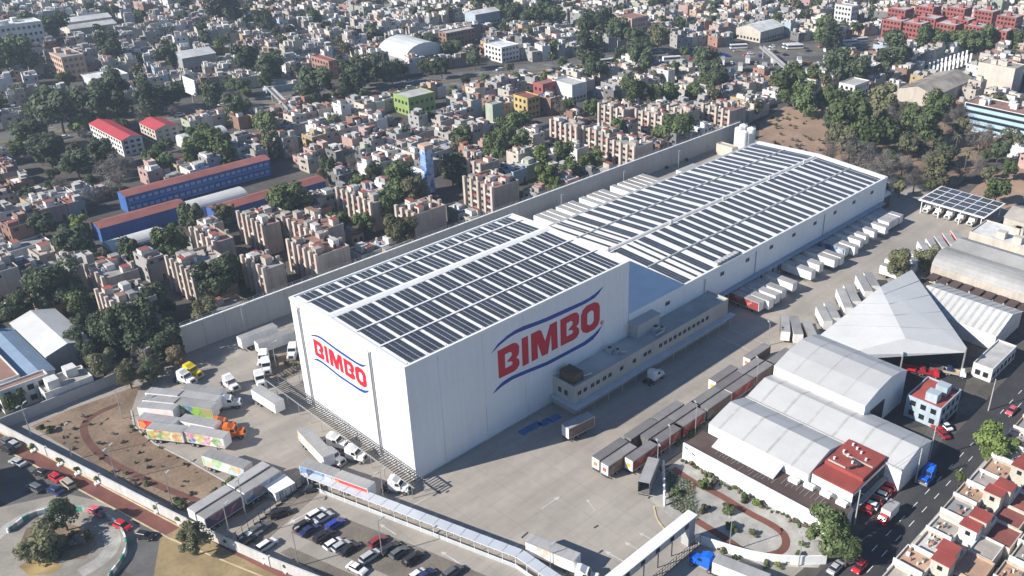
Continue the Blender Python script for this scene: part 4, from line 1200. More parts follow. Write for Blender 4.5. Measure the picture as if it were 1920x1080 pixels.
# brown lean-to with its long white garden wall
lt = thing('brown_roofed_annex', 'brown flat-roofed annex with long white wall facing the gravel garden', 'building')
MB().box(47.2, -77.6, 0, 54.3, -37.8, 3.8, 1, 0).build('wall', [brownroof, whitepaint], lt)
me = MB().box(0, .04, 0, .35, 5.66, 4.4).mesh('wall_panel', [whitewall])
for k in range(7):
    obj('wall_panel', me, lt, (46.7, -77.7 + k * 5.7, 0))
MB().add([(50.5, -60, 4.1), (54.45, -60, 5.5), (54.45, -43.2, 5.5), (50.5, -43.2, 4.1), (50.5, -60, 3.85), (54.45, -60, 5.3), (50.5, -43.2, 3.85)], [(0, 1, 2, 3), (4, 5, 1, 0), (4, 0, 3, 6)]).build('metal_canopy', corr_light, lt)
pp = MB()
for i in range(16):
    y = -45 - i * 1.0 - RND.random() * .6
    x = 48 + RND.random() * 2.0
    pp.tube((x, y, 3.9), (x + 1.8, y - .2, 3.95), .06, 5)
for i in range(9):
    y = -62 - i * 1.2
    pp.tube((50 + RND.random(), y, 3.9), (52.5 + RND.random(), y, 3.95), .06, 5)
pp.build('roof_pipes', trimgrey, lt)
tag(lt.children[-1], kind='stuff')
for (x, y) in [(52.4, -62.5), (53.0, -66), (53.2, -70), (53.0, -74)]:
    MB().box(x, y - 2.4, 3.82, x + 1.2, y, 4.7).build('roof_tank', whitepaint, lt)
# red-roofed office
ro = thing('red_roofed_office', 'white office block with a flat red roof at the factory front', 'office')
MB().box(55.6, -76.4, 0, 71.0, -66.4, 6.0).build('wall', whitepaint, ro)
MB().box(55.6, -76.4, 6.001, 71.0, -66.4, 6.35).build('parapet', redroof, ro)
MB().box(60.2, -76.1, 6.351, 70.7, -66.7, 7.2).build('roof_deck', redroof, ro)
for i in range(9):
    x, y = 62 + (i * 2.9) % 8.0, -68 - (i * 1.7) % 6.5
    MB().cyl(x, y, 7.2, 7.75, .28, 8).build('roof_vent', whitepaint, ro)
MB().tube((61, -72.2, 7.5), (63.5, -73.6, 7.6), .3, 8).tube((63.5, -73.6, 7.6), (64.2, -71.2, 7.6), .3, 8).build('duct', darkmetal, ro)
MB().box(60.6, -71.5, 7.21, 60.9, -67.2, 7.5).box(64.8, -75.8, 7.21, 65.1, -68.5, 7.42).build('roof_pipes', beigewall, ro)
MB().box(55.9, -76.5, 2.6, 70.8, -76.41, 5.2).build('window_band', glass, ro)
MB().box(55.4, -77.6, 2.2, 70.9, -76.42, 2.5, bottom=True).build('entrance_canopy', greywall, ro)
MB().box(55.52, -76, 1.2, 55.59, -67, 2.2).build('window_band', logoblue, ro)
# membrane tent
tn = thing('white_tent', 'huge white membrane tent with a dark open front beside the trailer yard', 'tent')
A, B, C, D = (158.5, -38.2), (103.5, -38.6), (98.6, -47.5), (125.5, -70.2)
R0, R1 = (136.0, -39.0, 11.6), (114.4, -57.9, 11.3)
ez = 8.8
tm = MB()
pa, pb, pc, pd = [(p[0], p[1], ez) for p in (A, B, C, D)]
Fm = (113.0, -58.8, 9.9)
def quad_sag(p, q, r, s, n=5):
    """a membrane bay of n strips, each a little slack"""
    p, q, r, s = map(Vector, (p, q, r, s))
    for i in range(n):
        for j in range(4):
            t0, t1, s0, s1 = i / n, (i + 1) / n, j / 4, (j + 1) / 4
            def pt(t, u):
                z = p.lerp(q, t).lerp(s.lerp(r, t), u)
                return z - Vector((0, 0, .28 * math.sin(math.pi * ((t * n) % 1.0 if t < 1 else 0))))
            tm.quad(pt(t0, s0), pt(t1, s0), pt(t1, s1), pt(t0, s1))
tm.add([pb, pc, R1, R0], [(0, 1, 2), (0, 2, 3)])
tm.add([R0, R1, pd, pa], [(0, 1, 2), (0, 2, 3)])
tm.add([pb, R0, pa], [(0, 1, 2)])
tm.build('membrane', tentm, tn)
Bv, Av, Dv, R0v, R1v = Vector(pb), Vector(pa), Vector(pd), Vector(R0), Vector(R1)
for t in (.2, .42, .64, .84):
    sm = MB()
    sm.tube(Bv.lerp(R0v, t) + Vector((0, 0, .05)), R1v.lerp(R0v, t) + Vector((0, 0, .05)), .1, 5)
    sm.tube(R1v.lerp(R0v, t) + Vector((0, 0, .05)), Dv.lerp(Av, t) + Vector((0, 0, .05)), .1, 5)
    sm.build('seam', trimgrey, tn)
fs = MB()
fs.add([(pc[0], pc[1], ez - 1.6), (pd[0], pd[1], ez - 1.6), pd, R1, pc], [(0, 1, 2, 3, 4)])
fs.build('fascia', tentm, tn)
for p in (A, B, C, D, (112, -59), (142, -53.5), (131, -39)):
    MB().tube((p[0], p[1], 0), (p[0], p[1], ez - .2), .25, 8).build('post', steel, tn)
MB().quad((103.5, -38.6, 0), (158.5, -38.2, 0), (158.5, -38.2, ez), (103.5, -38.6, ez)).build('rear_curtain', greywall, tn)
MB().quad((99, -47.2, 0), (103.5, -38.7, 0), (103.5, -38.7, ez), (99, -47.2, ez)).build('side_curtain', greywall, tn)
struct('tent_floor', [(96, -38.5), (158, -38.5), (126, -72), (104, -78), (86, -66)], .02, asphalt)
taken(86, -80, 160, -37)

# generic block building -------------------------------------------------------------
def gable(mb, x0, y0, x1, y1, ze, zr, axis='x', over=.3, m=0):
    x0, y0, x1, y1 = x0 - over, y0 - over, x1 + over, y1 + over
    if axis == 'x':
        ym = (y0 + y1) / 2
        mb.add([(x0, y0, ze), (x1, y0, ze), (x1, ym, zr), (x0, ym, zr), (x1, y1, ze), (x0, y1, ze)], [(0, 1, 2, 3), (3, 2, 4, 5)], m)
    else:
        xm = (x0 + x1) / 2
        mb.add([(x0, y0, ze), (x0, y1, ze), (xm, y1, zr), (xm, y0, zr), (x1, y1, ze), (x1, y0, ze)], [(3, 2, 1, 0), (5, 4, 2, 3)], m)
def windows_face(mb, axis, c, a0, a1, z0, n, w, h, out=-1, m=0):
    """n panes in a row on a wall: axis 'x' means the wall runs along x at y=c"""
    step = (a1 - a0) / n
    for i in range(n):
        a = a0 + step * (i + .5) - w / 2
        if axis == 'x':
            mb.box(a, min(c, c + out * .06), z0, a + w, max(c, c + out * .06), z0 + h, m)
        else:
            mb.box(min(c, c + out * .06), a, z0, max(c, c + out * .06), a + w, z0 + h, m)
def block(name, label, cat, rect, h, wall, roofm, roof='flat', floors=0, ax='x', group=None, nwin=None, rooms=0):
    x0, y0, x1, y1 = rect
    taken(*rect)
    cx, cy = (x0 + x1) / 2, (y0 + y1) / 2
    t = thing(name, label, cat, (cx, cy, 0), 0, group)
    hx, hy = (x1 - x0) / 2, (y1 - y0) / 2
    if roof == 'flat':
        MB().box(-hx, -hy, 0, hx, hy, h - .5).build('wall', wall, t)
        p = MB()
        p.box(-hx, -hy, h - .5, hx, -hy + .25, h).box(-hx, hy - .25, h - .5, hx, hy, h).box(-hx, -hy + .25, h - .5, -hx + .25, hy - .25, h).box(hx - .25, -hy + .25, h - .5, hx, hy - .25, h)
        p.build('parapet', wall, t)
        MB().box(-hx + .25, -hy + .25, h - .49, hx - .25, hy - .25, h - .42).build('roof', roofm, t)
    elif roof == 'gable':
        MB().box(-hx, -hy, 0, hx, hy, h).build('wall', wall, t)
        g = MB()
        zr = h + min(hx, hy) * .32
        gable(g, -hx, -hy, hx, hy, h + .02, zr, ax)
        g.build('roof', roofm, t)
        ga = MB()
        if ax == 'x':
            for s in (-1, 1):
                ga.add([(s * (hx - .02), -hy, h), (s * (hx - .02), hy, h), (s * (hx - .02), 0, zr - .08)], [(0, 1, 2)])
        else:
            for s in (-1, 1):
                ga.add([(-hx, s * (hy - .02), h), (hx, s * (hy - .02), h), (0, s * (hy - .02), zr - .08)], [(0, 1, 2)])
        ga.build('gable', wall, t)
    elif roof == 'arch':
        MB().box(-hx, -hy, 0, hx, hy, h).build('wall', wall, t)
        a = MB()
        n = 10
        half = hy if ax == 'x' else hx
        ln = hx if ax == 'x' else hy
        rise = half * .55
        pts = [(-half * math.cos(math.pi * i / n), h + rise * math.sin(math.pi * i / n)) for i in range(n + 1)]
        for p, q in zip(pts, pts[1:]):
            if ax == 'x':
                a.quad((-ln, p[0], p[1]), (ln, p[0], p[1]), (ln, q[0], q[1]), (-ln, q[0], q[1]))
            else:
                a.quad((p[0], -ln, p[1]), (p[0], ln, p[1]), (q[0], ln, q[1]), (q[0], -ln, q[1]))
        for s in (-1, 1):
            a.add([((s * ln, p[0], p[1]) if ax == 'x' else (p[0], s * ln, p[1])) for p in pts], [tuple(range(len(pts)))])
        a.build('roof', roofm, t)
    for fl in range(floors):
        z = 1.0 + fl * (h - .6) / floors
        hh = min(1.5, (h - .6) / floors * .5)
        wm = MB()
        windows_face(wm, 'y', -hx, -hy + .5, hy - .5, z, nwin or max(2, int(hy * 2 / 2.6)), 1.4, hh)
        windows_face(wm, 'x', -hy, -hx + .5, hx - .5, z, nwin or max(2, int(hx * 2 / 2.6)), 1.4, hh)
        wm.build('window_row', glass, t)
    for k in range(rooms):
        rx, ry2 = (RND.random() * 1.2 - .6) * hx, (RND.random() * 1.2 - .6) * hy
        MB().box(rx - 1.3, ry2 - 1.5, h - .43, rx + 1.3, ry2 + 1.5, h + 1.9).build('roof_room', wall, t)
    return t
WALLS = {n: M('wall_' + n, c, 0.85, 0.10, 0.25, stain=0.12, streak=0.14) for n, c in {
    'cream': (.55, .50, .43), 'white': (.68, .67, .64), 'grey': (.33, .325, .32), 'beige': (.43, .39, .34), 'peach': (.50, .36, .27), 'ochre': (.44, .33, .19), 'pink': (.45, .30, .27), 'brick': (.27, .16, .12),
    'concrete': (.36, .35, .335), 'paleblue': (.38, .45, .50), 'palegreen': (.38, .42, .33), 'terracotta': (.36, .20, .15), 'sand': (.48, .43, .37), 'darkgrey': (.19, .185, .18), 'yellow': (.50, .38, .16), 'lime': (.27, .36, .12), 'red': (.33, .10, .085), 'blue': (.07, .17, .42)}.items()}
ROOFS = {n: M('roof_' + n, c, 0.9, 0.16, 0.3, stain=0.25) for n, c in {
    'grey': (.32, .315, .31), 'pale': (.48, .47, .455), 'white': (.66, .655, .64), 'red': (.29, .10, .085), 'rust': (.28, .165, .13), 'beige': (.40, .36, .32), 'dark': (.16, .157, .155)}.items()}
WN = {'cream': 'cream', 'white': 'white', 'grey': 'grey', 'beige': 'beige', 'peach': 'peach', 'ochre': 'ochre', 'pink': 'pink', 'brick': 'brick-red', 'concrete': 'bare concrete', 'paleblue': 'pale blue', 'palegreen': 'pale green', 'terracotta': 'terracotta', 'sand': 'sand-coloured', 'darkgrey': 'dark grey', 'yellow': 'yellow', 'lime': 'lime green', 'red': 'red', 'blue': 'blue'}
RN = {'grey': 'grey', 'pale': 'pale grey', 'white': 'white', 'red': 'red', 'rust': 'rusty brown', 'beige': 'beige', 'dark': 'dark'}

# right-hand sheds
block('corrugated_shed', 'long grey corrugated shed at the right edge, farther of two', 'shed', (186.5, -105, 197, -38.5), 7.0, WALLS['cream'], corr_grey, 'gable', 1, 'y')
block('corrugated_shed', 'long grey arched shed with beige wall at the right edge', 'shed', (171.5, -105, 184.5, -39), 6.0, WALLS['sand'], corr_grey, 'arch', 1, 'y')
block('light_shed', 'pale ribbed metal roof shed behind the white tent', 'shed', (144, -71.5, 163, -46), 5.0, WALLS['white'], corr_light, 'gable', 0, 'y')
block('grey_deck_house', 'low grey flat-roofed building right of the tent front', 'building', (127.5, -77.5, 144, -72.2), 4.2, WALLS['white'], ROOFS['pale'], 'flat', 1)
block('cream_hall', 'cream stepped industrial hall beside the solar carport', 'hall', (205, -60, 219, -37), 6.5, WALLS['cream'], ROOFS['white'], 'flat', 1, rooms=4)
block('cream_hall', 'cream gabled industrial hall at the far right edge', 'hall', (222, -75, 236, -42), 8.0, WALLS['cream'], ROOFS['beige'], 'gable', 1, 'y')
block('blue_house', 'light blue two-storey house with a red flat roof by the factory', 'house', (98, -76.5, 109.5, -67.5), 6.2, WALLS['paleblue'], redroof, 'flat', 2, rooms=2)
shed_ = bpy.data.objects['light_shed']
for k in range(12):
    y = -12.2 + k * 2.05
    sm = MB()
    for s in (-1, 1):
        sm.quad((s * 9.7, y, 5.12), (s * 9.7, y + .7, 5.12), (0, y + .7, 8.1), (0, y, 8.1))
    sm.build('roof_sheet', roofstrip, shed_)
pg = thing('patched_pergola', 'row of dark patched roof panels between the tent and sheds', 'pergola')
for k in range(9):
    MB().box(164.6, -43 - k * 3.6, 3.9, 170.6, -40.2 - k * 3.6, 4.1, bottom=True).build('roof_panel', brownroof, pg)
    MB().tube((164.8, -41.6 - k * 3.6, 0), (164.8, -41.6 - k * 3.6, 3.9), .1).build('post', steel, pg)
taken(163, -80, 171, -39)
# solar carport
cpt = thing('solar_carport', 'open carport roofed with solar panels at the yard end', 'carport')
MB().box(222, -35.2, 5.2, 241.5, -9.8, 5.45, bottom=True).build('roof', whitepaint, cpt)
me = solar_block(4.0, 3.7, 3, 3, .06, .1)
for i in range(4):
    for j in range(6):
        obj('solar_array', me, cpt, (223 + i * 4.6, -34.6 + j * 4.1, 5.5))
for x in (223, 240.5):
    for y in (-34, -26, -18, -11):
        MB().tube((x, y, 0), (x, y, 5.2), .2, 8).build('post', whitepaint, cpt)
taken(220, -37, 243, -8)
for k in range(5):
    tractor(0, 0, rad(180), 'white', 'white road tractor parked under the solar carport, %sfrom the long warehouse' % (ordn(k) if k else 'first '), 'tractors under the solar carport', xy=(226.5, -12.5 - k * 4.3))
# silos and plant at the wall end
for k, (x, y) in enumerate([(229.0, 77.5), (232.6, 73.6), (226.6, 73.2), (233.8, 78.6)]):
    s = thing('white_silo', 'white cylindrical silo at the end of the high wall, %s' % ['second from the left', 'nearest the long warehouse', 'leftmost of the four', 'rightmost of the four'][k], 'silo', (x, y, 0), 0, 'white silos')
    MB().cyl(0, 0, .3, 11.4, 1.9, 20).build('tank', whitepaint, s, smooth=False)
    MB().cyl(0, 0, 11.4, 12.1, 1.9, 20, 0, .5).build('roof', whiteroof, s)
    MB().tube((1.95, .2, .3), (1.95, .2, 12.2), .06, 4).tube((1.95, -.2, .3), (1.95, -.2, 12.2), .06, 4).build('ladder', steel, s)
    rr = MB()
    for i in range(10):
        a = i * math.pi / 5
        rr.tube((1.7 * math.cos(a), 1.7 * math.sin(a), 11.4), (1.7 * math.cos(a), 1.7 * math.sin(a), 12.5), .04, 4)
    rr.build('railing', steel, s)
block('plant_room', 'small beige windowless plant room beside the white silos', 'building', (222, 75.5, 225.5, 84), 4.8, WALLS['cream'], ROOFS['beige'], 'flat')

# ------------------------------------------------------------------ apartment blocks behind the wall
ribm = M('apartment_rib', (.57, .485, .42), .85, .12, .3, stain=.2, streak=.25)
aptwall = M('apartment_wall', (.40, .345, .305), .85, .14, .2, stain=.25, streak=.2)
def apartments(pl, pn, pr, label, h=10.3, floors=4):
    a, n, b = S(*pl, h), S(*pn, h), S(*pr, h)
    x0 = (a.x + n.x) / 2
    y0, y1 = n.y, a.y
    x1 = b.x
    if x1 - x0 < 5:
        x1 = x0 + 6
    if y1 - y0 < 8:
        y1 = y0 + 9
    taken(x0, y0, x1, y1, 2.0)
    t = thing('apartment_block', label, 'apartment block', ((x0 + x1) / 2, (y0 + y1) / 2, 0), 0, 'ribbed apartment blocks behind the high wall')
    hx, hy = (x1 - x0) / 2, (y1 - y0) / 2
    MB().box(-hx, -hy, 0, hx, hy, h - .5).build('wall', aptwall, t)
    for yy in (-hy * .45, hy * .5):
        MB().box(-.1, -.5, 0, .9, .5, h + 1.5).build('stair_shaft', aptwall, t, (hx * .9, yy, 0))
    p = MB()
    p.box(-hx, -hy, h - .5, hx, -hy + .25, h + .3).box(-hx, hy - .25, h - .5, hx, hy, h + .3).box(-hx, -hy + .25, h - .5, -hx + .25, hy - .25, h + .3).box(hx - .25, -hy + .25, h - .5, hx, hy - .25, h + .3)
    p.build('parapet', aptwall, t)
    MB().box(-hx + .25, -hy + .25, h - .49, hx - .25, hy - .25, h - .42).build('roof', [ROOFS['rust'], ROOFS['grey'], ROOFS['beige']][int(abs(x0) * 7) % 3], t)
    n_r = max(3, int(hy * 2 / 3.2))
    st = hy * 2 / n_r
    rb = MB().box(-.9, -.55, .3, 0, .55, h + 1.1).mesh('rib', [ribm])
    for i in range(n_r + 1):
        y = -hy + .35 + (hy * 2 - .7) * i / n_r
        obj('rib', rb, t, (-hx, y, 0))
    rb2 = MB().box(-.3, -.5, .3, .3, 0, h + .8).mesh('rib', [ribm])
    for fl in range(floors):
        z = .9 + fl * (h - .6) / floors
        wm = MB()
        windows_face(wm, 'y', -hx, -hy + .35, hy - .35, z, n_r, st * .42, 1.1)
        wm.build('window_row', glass, t)
        bm = MB()
        for i in range(0, n_r, 2):
            y = -hy + .35 + (hy * 2 - .7) * (i + .5) / n_r
            bm.box(-hx - .5, y - st * .34, z - .75, -hx - .02, y + st * .34, z - .1)
        bm.build('balcony_row', WALLS[['terracotta', 'white', 'red', 'cream'][(fl + int(abs(y0))) % 4]], t)
    for k in range(int(hx * hy / 9) + 2):
        rx, ry2 = (RND.random() * 1.5 - .75) * hx, (RND.random() * 1.5 - .75) * hy
        r = MB().box(rx - .9 - RND.random() * .6, ry2 - 1.1, h - .43, rx + 1.0, ry2 + .9 + RND.random(), h + 1.2 + RND.random() * .8, 1, 0)
        r.build('roof_room', [[redroof, WALLS['cream']], [ROOFS['grey'], aptwall], [ROOFS['rust'], WALLS['beige']], [ROOFS['pale'], WALLS['white']]][k % 4], t)
    for k in range(int(hx * hy / 10) + 2):
        rx, ry2 = (RND.random() * 1.6 - .8) * hx, (RND.random() * 1.6 - .8) * hy
        MB().cyl(rx, ry2, h - .4, h + .8, .5, 8).cyl(rx, ry2, h + .8, h + 1.0, .5, 8, 0, .2).build('water_tank', [darkmetal, whitepaint][k % 2], t)
    return t
APTS = [((443, 401), (500, 424), (521, 414), 'ribbed apartment block under the blue school, with one dark gable'), ((540, 453), (597, 482), (656, 462), 'ribbed apartment block touching the high wall above the trailers'),
        ((530, 409), (590, 438), (640, 418), 'ribbed apartment block just behind the one at the high wall'), ((313, 484), (366, 516), (432, 488), 'ribbed apartment block half covered by two dark trees'),
        ((360, 430), (404, 457), (436, 445), 'short ribbed block beside the small arched hall'), ((182, 547), (226, 577), (284, 547), 'ribbed apartment block among the trees at left'),
        ((160, 500), (200, 524), (252, 500), 'low ribbed block behind the leftmost tree group'), ((457, 482), (497, 508), (536, 497), 'ribbed block between the tree pair and the high wall'),
        ((640, 352), (690, 386), (722, 374), 'ribbed apartment block left of the mural tower'), ((745, 388), (778, 405), (842, 388), 'apartment block with dark walls near the mural tower tree'),
        ((874, 333), (922, 356), (974, 339), 'ribbed apartment block right of the mural tower against the wall'), ((858, 292), (900, 312), (950, 306), 'apartment block behind the one right of the mural tower'),
        ((1036, 226), (1080, 243), (1098, 236), 'ribbed block at the left of the middle apartment cluster'), ((1098, 238), (1140, 256), (1170, 247), 'ribbed block in the centre of the middle apartment cluster'),
        ((1140, 262), (1190, 279), (1222, 266), 'ribbed block of the middle apartment cluster closest to the wall'), ((1124, 196), (1170, 210), (1196, 204), 'ribbed block at the back left of the upper cluster'),
        ((1196, 206), (1240, 222), (1270, 213), 'ribbed block in the upper cluster behind the row of trees'), ((1255, 200), (1290, 212), (1318, 206), 'small ribbed block at the end of the upper cluster'),
        ((1322, 196), (1366, 212), (1398, 200), 'ribbed block at the far end of the high wall by the silos')]
for pl, pn, pr, lab in APTS:
    apartments(pl, pn, pr, lab)

# ------------------------------------------------------------------ school, halls and other landmarks of the city
sch = block('blue_school', 'long blue school building with a red roof, farther of the two', 'school', (20.5, 195, 76, 201.5), 6.5, bluewall, M('dull_red_roof', (.30, .115, .10), .85, .15, .25, stain=.25), 'gable', 0, 'x')
for fl in range(2):
    MB().box(-27, -3.7, .2 + fl * 3.1, 27, -3.27, 1.0 + fl * 3.1, bottom=True).build('balcony', M('balcony_blue', (.08, .21, .50), .7, .1, .3), sch)
block('blue_school', 'blue school wing with red roof between the two white arched halls', 'school', (4, 176, 33, 183), 5.3, bluewall, MATS['dull_red_roof'], 'gable', 0, 'x')
block('blue_school', 'red-roofed school wing right of the larger arched hall', 'school', (37, 162, 80, 169), 5.3, bluewall, MATS['dull_red_roof'], 'gable', 0, 'x')
for o_, hx_, hy_, hs in ((sch, 27.75, 3.25, (1.2, 4.3)),):
    for z in hs:
        wmb = MB()
        windows_face(wmb, 'x', -hy_, -hx_ + .5, hx_ - .5, z, 24, 1.5, 1.1)
        wmb.build('window_row', M('school_window', (.30, .40, .50), .3, .2, .5), o_)
block('arched_hall', 'white arched sports hall roof beside the far blue school', 'hall', (33.5, 171.5, 54, 180), 3.8, WALLS['white'], corr_light, 'arch', 0, 'x')
block('arched_hall', 'white arched hall with blue walls near the tree-covered apartments', 'hall', (0.5, 158, 18, 166), 3.6, bluewall, corr_light, 'arch', 0, 'x')
block('red_roofed_hall', 'long white hall with a bright red roof among the trees', 'hall', (44.6, 256, 53, 288), 7.0, WALLS['white'], M('bright_red_roof', (.42, .06, .07), .75, .1, .2, stain=.12), 'gable', 3, 'y')
block('red_roofed_hall', 'shorter cream hall with a bright red roof', 'hall', (60.5, 261, 70.5, 276), 6.6, WALLS['cream'], MATS['bright_red_roof'], 'gable', 3, 'y')
block('white_court_roof', 'low white curved roof beside the shorter red-roofed hall', 'hall', (66, 246, 85, 255), 3.2, WALLS['white'], corr_light, 'arch', 0, 'x')
block('arched_market', 'large pale arched market hall beyond the avenue', 'hall', (211, 290, 238, 316), 6.0, WALLS['grey'], corr_light, 'arch', 0, 'y')
def lnr(name, label, cat, l, n, r, h, wall, roofm, roof='flat', floors=2, ax='x', **k):
    a, c, b = S(*l, h), S(*n, h), S(*r, h)
    x0, y0 = (a.x + c.x) / 2, c.y
    y1, x1 = max(a.y, y0 + 5), max(b.x, x0 + 5)
    TAKEN.append((x0 - 9, y0 - 9, x1, y1))
    return block(name, label, cat, (x0, y0, x1, y1), h, wall, roofm, roof, floors, ax, **k)
W_, R_ = WALLS, ROOFS
lnr('slab_building', 'large bluish white slab building in the top left corner', 'building', (-30, 44), (-12, 50), (74, 37), 16, W_['white'], R_['white'], floors=4, rooms=3)
lnr('long_shed', 'long low white-roofed shed near the top left slab', 'shed', (106, 38), (114, 44), (205, 30), 5, W_['white'], R_['white'], 'gable', 0)
lnr('long_shed', 'second long white-roofed shed behind the first one at top left', 'shed', (120, 50), (128, 56), (220, 44), 5, W_['cream'], R_['pale'], 'gable', 0)
lnr('orange_building', 'orange four-storey building near the left edge with a dark side', 'building', (84, 93), (112, 108), (150, 98), 13, W_['peach'], R_['grey'], floors=4, rooms=2)
lnr('white_factory', 'white flat factory box near the left edge', 'factory', (157, 138), (166, 150), (240, 137), 7, W_['white'], R_['white'], floors=1)
lnr('grey_warehouse', 'grey-blue warehouse with a pale roof in the upper left', 'warehouse', (323, 100), (335, 111), (398, 97), 8, W_['grey'], R_['white'], 'gable', 1)
lnr('orange_house', 'orange-walled house with red roof left of the arched market', 'house', (586, 103), (612, 115), (627, 110), 10, W_['terracotta'], R_['red'], floors=3)
lnr('grey_warehouse', 'pale grey gabled warehouse at the top centre', 'warehouse', (878, 22), (884, 29), (934, 19), 8, W_['paleblue'], R_['white'], 'gable', 1)
lnr('brown_block', 'long brown block beyond the arched market', 'building', (825, 58), (833, 63), (881, 50), 9, W_['brick'], R_['pale'], floors=3)
lnr('lime_building', 'lime green walled building with pale roof near the avenue', 'building', (738, 174), (764, 184), (802, 168), 9, W_['lime'], R_['pale'], floors=2)
lnr('yellow_house', 'yellow and orange house with a red roof left of the white one', 'house', (965, 176), (986, 185), (1008, 177), 10, W_['yellow'], R_['red'], floors=3)
lnr('red_house', 'dark red house left of the plain white building', 'house', (1003, 152), (1014, 159), (1036, 149), 9, W_['red'], R_['rust'], floors=2)
lnr('white_building', 'plain white building beside the dark red house', 'building', (1037, 149), (1071, 160), (1092, 150), 9, W_['white'], R_['pale'], floors=1)
lnr('pink_apartments', 'pink apartment block in the trees at the top', 'apartment block', (1160, 28), (1180, 36), (1214, 28), 13, W_['pink'], R_['rust'], floors=4)
lnr('white_apartments', 'white apartment house right of the arched market', 'apartment block', (912, 80), (936, 90), (957, 78), 9, W_['white'], R_['white'], floors=3)
lnr('grey_tower_house', 'tall grey-green windowless house in the middle of the roofs', 'house', (913, 192), (921, 197), (938, 190), 12, W_['palegreen'], R_['grey'], floors=0)
lnr('cream_warehouse', 'cream warehouse with a pale roof left of the traffic', 'warehouse', (1385, 50), (1422, 61), (1464, 47), 7, W_['cream'], R_['white'], 'gable', 1)
lnr('white_block', 'white apartment block at the very top right of centre', 'apartment block', (1572, 6), (1592, 14), (1608, 9), 14, W_['white'], R_['pale'], floors=4)
lnr('teal_building', 'white shop building with a teal base beside the tree row', 'building', (1577, 153), (1600, 162), (1624, 149), 7, W_['white'], R_['pale'], floors=2)
lnr('cream_box', 'big blank cream building at the right edge', 'building', (1833, 117), (1906, 128), (1925, 121), 14, W_['cream'], R_['beige'], floors=0, rooms=4)
lb = lnr('light_blue_block', 'light blue long building with horizontal bands at the right edge', 'building', (1812, 190), (1930, 218), (1960, 205), 13, W_['white'], R_['rust'], floors=0, rooms=5)
bb = lb.children[0]
x0b, y0b = min(v.co.x for v in bb.data.vertices), min(v.co.y for v in bb.data.vertices)
for k in range(4):
    MB().box(x0b - .4, y0b, 1.0 + k * 3.0, x0b - .01, -y0b, 2.4 + k * 3.0, bottom=True).build('balcony_band', M('band_blue', (.38, .55, .68), .6, .1, .3), lb)
    MB().box(x0b - .08, y0b + .4, 2.5 + k * 3.0, x0b - .02, -y0b - .4, 3.7 + k * 3.0).build('window_band', glass, lb)
block('market_shed', 'wide patched corrugated shed by the trees at right', 'shed', (356, 47, 404, 67), 6.5, W_['sand'], M('patched_sheet', (.34, .30, .255), .7, .3, .2, stain=.35), 'gable', 0, 'x')
for k, (u, v) in enumerate([(1682, 35), (1719, 40), (1745, 30), (1782, 42), (1806, 33), (1836, 46), (1877, 53), (1742, 10), (1800, 12), (1852, 18), (1690, 14), (1895, 28)]):
    p = S(u, v, 15)
    block('red_apartments', 'dark red apartment block at the top right, %sfrom the left' % (ordn(k) if k else 'first '), 'apartment block', (p.x - 6.5, p.y - 6.5, p.x + 6.5, p.y + 6.5), 15, W_['red'], R_['pale'], 'flat', 5, group='red apartment blocks at top right', rooms=1)
pc_ = thing('pillar_rows', 'rows of white concrete pillars of an unroofed building', 'building')
for r_ in range(2):
    for k in range(10):
        p = S(1742 + k * 7.8 + r_ * 8, 127 - k * 2.6 + r_ * 6, 3)
        MB().box(-.5, -.5, 0, .5, .5, 6.0).build('pillar', whitepaint, pc_, (p.x, p.y, 0))
        taken(p.x - 3, p.y - 3, p.x + 3, p.y + 3)
taken(-2, 156, 84, 203)
TAKEN.append((98, 118, 118, 136))
# mural tower
mt = thing('mural_tower', 'slim tower painted with a blue mural and orange cap', 'tower', (108.5, 136.5, 0))
MB().box(-1.7, -1.7, 0, 1.7, 1.7, 17.5).build('shaft', print_mat('print_mural', [(.14, .26, .52), (.55, .58, .62), (.08, .16, .42), (.60, .62, .66), (.25, .40, .65), (.50, .52, .60), (.12, .22, .50)], .8), mt)
MB().box(-2.1, -2.1, 17.5, 2.1, 2.1, 19.0, bottom=True).build('cap', W_['peach'], mt)
MB().tube((0, 0, 19), (0, 0, 22), .06).build('antenna', steel, mt)
taken(105, 133, 112, 140)
# left edge industrial buildings
block('saw_tooth_shed', 'grey striped metal roof shed below the left trees', 'shed', (-38, 103, -27, 128), 5.5, W_['grey'], corr_light, 'gable', 0, 'y')
block('blue_roofed_shed', 'blue-grey ribbed shed roof at the left edge', 'shed', (-45, 96, -38.6, 126), 5.0, W_['white'], M('blue_sheet', (.22, .30, .40), .5, .12, .2, wave=('X', 1.0, .4), stain=.2), 'gable', 0, 'y')
block('brown_roofed_house', 'white building with brown flat roof at the left edge', 'building', (-52, 92.5, -41, 95.4), 6.5, W_['white'], R_['rust'], 'flat', 2)
block('brown_roofed_hall', 'brown-roofed hall behind the white corner building at left', 'hall', (-58, 97, -45.8, 122), 6.5, W_['white'], R_['rust'], 'flat', 1, rooms=2)
block('corner_workshop', 'low white workshop with clutter on its roof behind the garden wall', 'building', (-44, 87.4, -33, 94.5), 4.5, W_['white'], R_['beige'], 'flat', 1, rooms=2)
block('corner_house', 'cream corner house with a pale roof on the bottom left street', 'house', (-72, 60, -63.5, 72), 5.0, W_['white'], R_['pale'], 'flat', 2, rooms=1)
block('corner_house', 'small white house behind the corner house at the left edge', 'house', (-76, 74, -68, 84), 4.0, W_['cream'], R_['red'], 'flat', 1)
